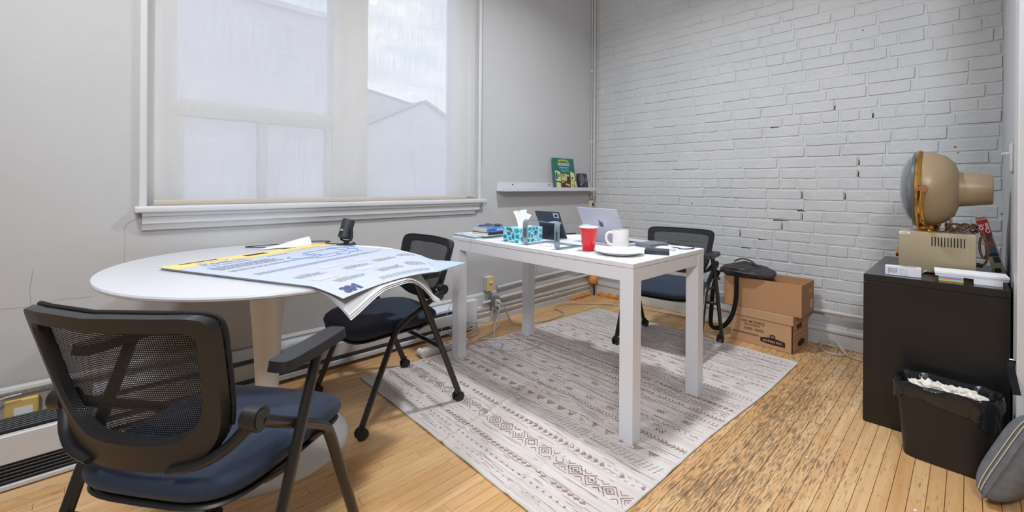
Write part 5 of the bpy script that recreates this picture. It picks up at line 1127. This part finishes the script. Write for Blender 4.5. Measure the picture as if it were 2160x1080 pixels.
for k, (a, b, c, d, cl_) in enumerate(((0.006, 0.155, 0.034, 0.182, (110, 90, 100)), (0.006, 0.13, 0.034, 0.155, (176, 108, 100)), (0.012, 0.10, 0.034, 0.13, (70, 120, 160)), (0.006, 0.085, 0.034, 0.10, (86, 66, 66)), (0.014, 0.055, 0.034, 0.083, (70, 88, 104)), (0.006, 0.012, 0.028, 0.032, (20, 90, 66)))):
    bm = new(); quad2(bm, a, b, c, d, fg); obj('picture', bm, mat('game_pic%d' % k, rgb(*cl_), 0.6, var=0.6, vscale=110), gx, 0)
bm = new(); quad2(bm, 0.004, 0.05, gw - 0.004, 0.15, lambda x, y: tuple(GMat @ Vector((-gw + x, y, gh + 0.0007)))); obj('top_print', bm, mat('game_red', rgb(184, 22, 50), 0.5), gx, 0)
# small white box, index cards, papers
sb_ = thing('lamp_carton', 'small white product carton with an open flap on the cabinet edge', 'carton', (2.385, -0.965, CZ), math.radians(4))
bm = new(); box(bm, (-0.060, -0.022, 0), (0.060, 0.022, 0.040), 0.0008); c_ = obj('carton', bm, mat('carton_white', rgb(226, 228, 236), 0.5), sb_)
bm = new()
for k in range(6): quad2(bm, -0.050 + k * 0.0055, 0.008 + 0.002 * (k % 3), -0.047 + k * 0.0055, 0.033, lambda x, y: (x, -0.0226, y))
for (a, b, c, d) in ((-0.008, 0.008, 0.012, 0.0092), (-0.008, 0.028, 0.012, 0.0292), (-0.008, 0.008, -0.0068, 0.029), (0.0108, 0.008, 0.012, 0.029)): quad2(bm, a, b, c, d, lambda x, y: (x, -0.0226, y))
obj('small_print', bm, GRY, c_, 0, kind='stuff')
bm = new(); quad2(bm, -0.005, -0.014, 0.045, 0.002, lambda x, y: (x, y, 0.0404)); obj('window_cut', bm, mat('cut_grey', rgb(110, 104, 96), 0.7), c_, 0)
bm = new(); poly(bm, [(0.060, -0.02, 0.018), (0.060, 0.02, 0.018), (0.078, 0.02, 0.034), (0.078, -0.02, 0.034)]); bmesh.ops.solidify(bm, geom=bm.faces[:], thickness=0.0008); obj('flap', bm, mat('carton_white', rgb(226, 228, 236), 0.5), sb_, 0)
ic = thing('index_cards', 'stack of coloured index cards under the white papers', 'cards', (2.535, -0.935, CZ), math.radians(3))
for k, cl_ in enumerate(((226, 190, 60), (150, 206, 210), (206, 110, 140), (140, 176, 206))):
    bm = new(); box(bm, (-0.037, -0.055, 0.005 * k), (0.037, 0.055, 0.005 * k + 0.0049)); obj('card_layer', bm, mat('card%d' % k, rgb(*cl_), 0.7), ic, 0)
nc = thing('note_pad', 'white ruled note cards under the white papers', 'note pad', (2.642, -0.925, CZ), math.radians(2))
bm = new(); box(bm, (-0.04, -0.055, 0), (0.04, 0.055, 0.0195)); obj('sheets', bm, PAPER, nc, 0)
bm = new()
for k in range(14): quad2(bm, -0.037 + k * 0.0056, 0.001, -0.0364 + k * 0.0056, 0.018, lambda x, y: (x, -0.0556, y))
obj('ruling', bm, PALE, nc, 0, kind='stuff')
sp_ = thing('paper_stack', 'ream of white paper resting on index cards on the cabinet', 'paper', (2.592, -0.92, CZ + 0.0203), math.radians(3))
bm = new(); box(bm, (-0.105, -0.06, 0), (0.105, 0.06, 0.010)); obj('lower_sheets', bm, mat('sheet_grey', rgb(220, 220, 228), 0.8), sp_, 0)
bm = new(); box(bm, (-0.107, -0.062, 0.0101), (0.107, 0.062, 0.018)); obj('upper_sheets', bm, PAPER, sp_, 0)
# ================================================================ WASTE BASKET
wbk = thing('waste_basket', 'black oval waste basket with a plastic liner in front of the cabinet', 'bin', (2.53, -1.185, 0.0), math.radians(-2)); wbk.scale = (1.08, 1.0, 1.03)
def srect(n, a, b, e=4.5): return [(a * sgnpow(math.cos(2 * PI * k / n), 2 / e), b * sgnpow(math.sin(2 * PI * k / n), 2 / e)) for k in range(n)]
def loft(bm, secs, n=56, e=4.5):
    R = []
    for (a, b, z) in secs: R.append([bm.verts.new((x, y, z)) for x, y in srect(n, a, b, e)])
    for p, q_ in zip(R, R[1:]):
        for k in range(n): bm.faces.new((p[k], p[(k + 1) % n], q_[(k + 1) % n], q_[k]))
    return R
bm = new(); R = loft(bm, [(0.104, 0.060, 0.002), (0.112, 0.066, 0.006), (0.113, 0.067, 0.02), (0.132, 0.084, 0.275), (0.128, 0.080, 0.275), (0.108, 0.062, 0.02)]); bm.faces.new(list(reversed(R[0]))); bm.faces.new(R[-1])
obj('bin', bm, mat('bin_black', rgb(30, 28, 28), 0.42, var=0.2, vscale=12), wbk, 50)
LIN = mat('liner_black', rgb(22, 24, 28), 0.22, spec=0.7, bump=0.5, bscale=45, bdist=0.006)
bm = new(); n = 90; R = []
for j, (a, b, z) in enumerate(((0.139, 0.091, 0.228), (0.141, 0.093, 0.25), (0.142, 0.094, 0.280), (0.138, 0.090, 0.292), (0.128, 0.080, 0.290), (0.122, 0.074, 0.262), (0.116, 0.070, 0.235))):
    row = []
    for k, (x, y) in enumerate(srect(n, a, b, 3.6)):
        wv_ = 0.0022 * math.sin(k * 1.9 + j * 1.3) + 0.0018 * math.sin(k * 0.83 + 2 * j)
        dz = (0.014 * math.sin(k * 2 * PI / n * 3 + 1) + 0.006 * math.sin(k * 0.9)) if j == 0 else 0.003 * math.sin(k * 0.7 + j)
        if j == 0: dz -= 0.035 * max(0, math.cos(2 * PI * (k - 82) / n)) ** 4
        L_ = math.hypot(x, y); row.append(bm.verts.new((x * (1 + wv_ / L_), y * (1 + wv_ / L_), z + dz)))
    R.append(row)
for p, q_ in zip(R, R[1:]):
    for k in range(n): bm.faces.new((p[k], p[(k + 1) % n], q_[(k + 1) % n], q_[k]))
bm.faces.new(R[-1]); obj('liner', bm, LIN, wbk, 60)
TIS = mat('used_tissue', rgb(232, 226, 216), 0.9)
for k, (x, y, s, sd) in enumerate(((-0.055, 0.0, 0.034, 1), (-0.02, 0.015, 0.030, 2), (0.02, -0.01, 0.036, 3), (0.055, 0.005, 0.034, 4), (0.088, -0.005, 0.022, 5), (-0.088, 0.005, 0.022, 6))):
    bm = new(); bmesh.ops.create_icosphere(bm, subdivisions=3, radius=1); r = random.Random(sd); ph = [r.uniform(0, 6) for _ in range(4)]
    for v in bm.verts:
        d = 1 + 0.28 * math.sin(v.co.x * 5 + ph[0]) * math.cos(v.co.y * 6 + ph[1]) + 0.18 * math.sin(v.co.z * 9 + v.co.x * 7 + ph[2]); v.co = v.co * d * s; v.co.z *= 0.7
    tt = obj('crumpled_tissue', bm, TIS, None, 25); tt.location = (2.53 + x, -1.185 + y, 0.276); tag(tt, 'crumpled white tissue in the waste basket', 'tissue', 'crumpled tissues in the bin')
# ================================================================ CUSHION, STRAP, LITTER
cs_ = thing('throw_cushion', 'grey denim cushion with white double stitching leaning beside the wall end', 'cushion', (2.625, -1.425, 0.0))
Md = mat('grey_denim', rgb(106, 108, 112), 0.9, var=0.18, vscale=40, bump=0.4, bscale=350, bdist=0.002)
cb_ = Vector((0.36, 0.02, 0.93)).normalized(); ca = Vector((0.38, 0.92, 0.0)); ca = (ca - cb_ * ca.dot(cb_)).normalized(); cn = ca.cross(cb_)
CA, CB = 0.175, 0.33
def pil(u, v, s):
    a, b = 2 * u - 1, 2 * v - 1; k = max(0, (1 - a ** 4) * (1 - b ** 4))
    p = ca * (CA / 2 * (1 + a * (1 - 0.05 * (1 - b * b)))) + cb_ * (CB / 2 * (1 + b * (1 - 0.05 * (1 - a * a)))) + cn * (s * 0.058 * k ** 0.38)
    return p
zs = min(min(pil(i / 28, j / 28, s).z for i in range(29) for j in range(29)) for s in (1, -1)); sh = Vector((0, 0, 0.001 - zs))
bm = new()
for s in (1, -1): grid(bm, lambda u, v: tuple(pil(u, v, s) + sh), 28, 28)
bmesh.ops.remove_doubles(bm, verts=bm.verts, dist=0.0004)
obj('cover', bm, Md, cs_, 70)
bm = new(); P = [pil(0, k / 20, 0) + sh for k in range(21)]; tube(bm, P, 0.004, 6); obj('seam', bm, Md, cs_, 60)
STI = mat('white_thread', rgb(214, 206, 180), 0.8)
for off_ in (0.004, 0.016):
    bm = new(); tube(bm, [pil(off_, 0.05 + 0.9 * k / 24, -1 if cn.x > 0 else 1) + sh - cn * (0.002 if cn.x > 0 else -0.002) for k in range(25)], 0.0013, 5); obj('stitching', bm, STI, cs_, 60)
ms_ = thing('hanging_strap', 'black fabric strap end hooked on the white casing', 'strap', (2.700, -1.20, 0.425))
bm = strap_path([(0.0, 0.0, 0.03), (-0.004, -0.01, 0.0), (0.0, -0.05, -0.03), (0.006, -0.10, -0.065)], 0.02, 4); obj('webbing', bm, mat('strap_black', rgb(28, 28, 30), 0.6), ms_, 60)
bm = new(); cyl(bm, (0.008, 0.0, 0.028), (-0.008, 0.0, 0.028), 0.003, n=8); obj('hook', bm, STEEL, ms_)
for k, (x, y) in enumerate(((2.47, -1.62), (2.49, -1.66), (2.15, -1.55), (2.02, -1.28), (0.62, -0.62), (0.50, -0.88), (0.46, -0.95))):
    bm = new(); bmesh.ops.create_icosphere(bm, subdivisions=1, radius=0.005)
    for v in bm.verts: v.co = Vector((v.co.x * rnd.uniform(.6, 1.4), v.co.y * rnd.uniform(.6, 1.6), max(0, v.co.z * 0.5)))
    o = obj('paint_flake', bm, PAPER, None, 0); o.location = (x, y, 0.0006); tag(o, 'tiny white paint flake on the wood floor', 'debris', 'paint flakes on the floor')
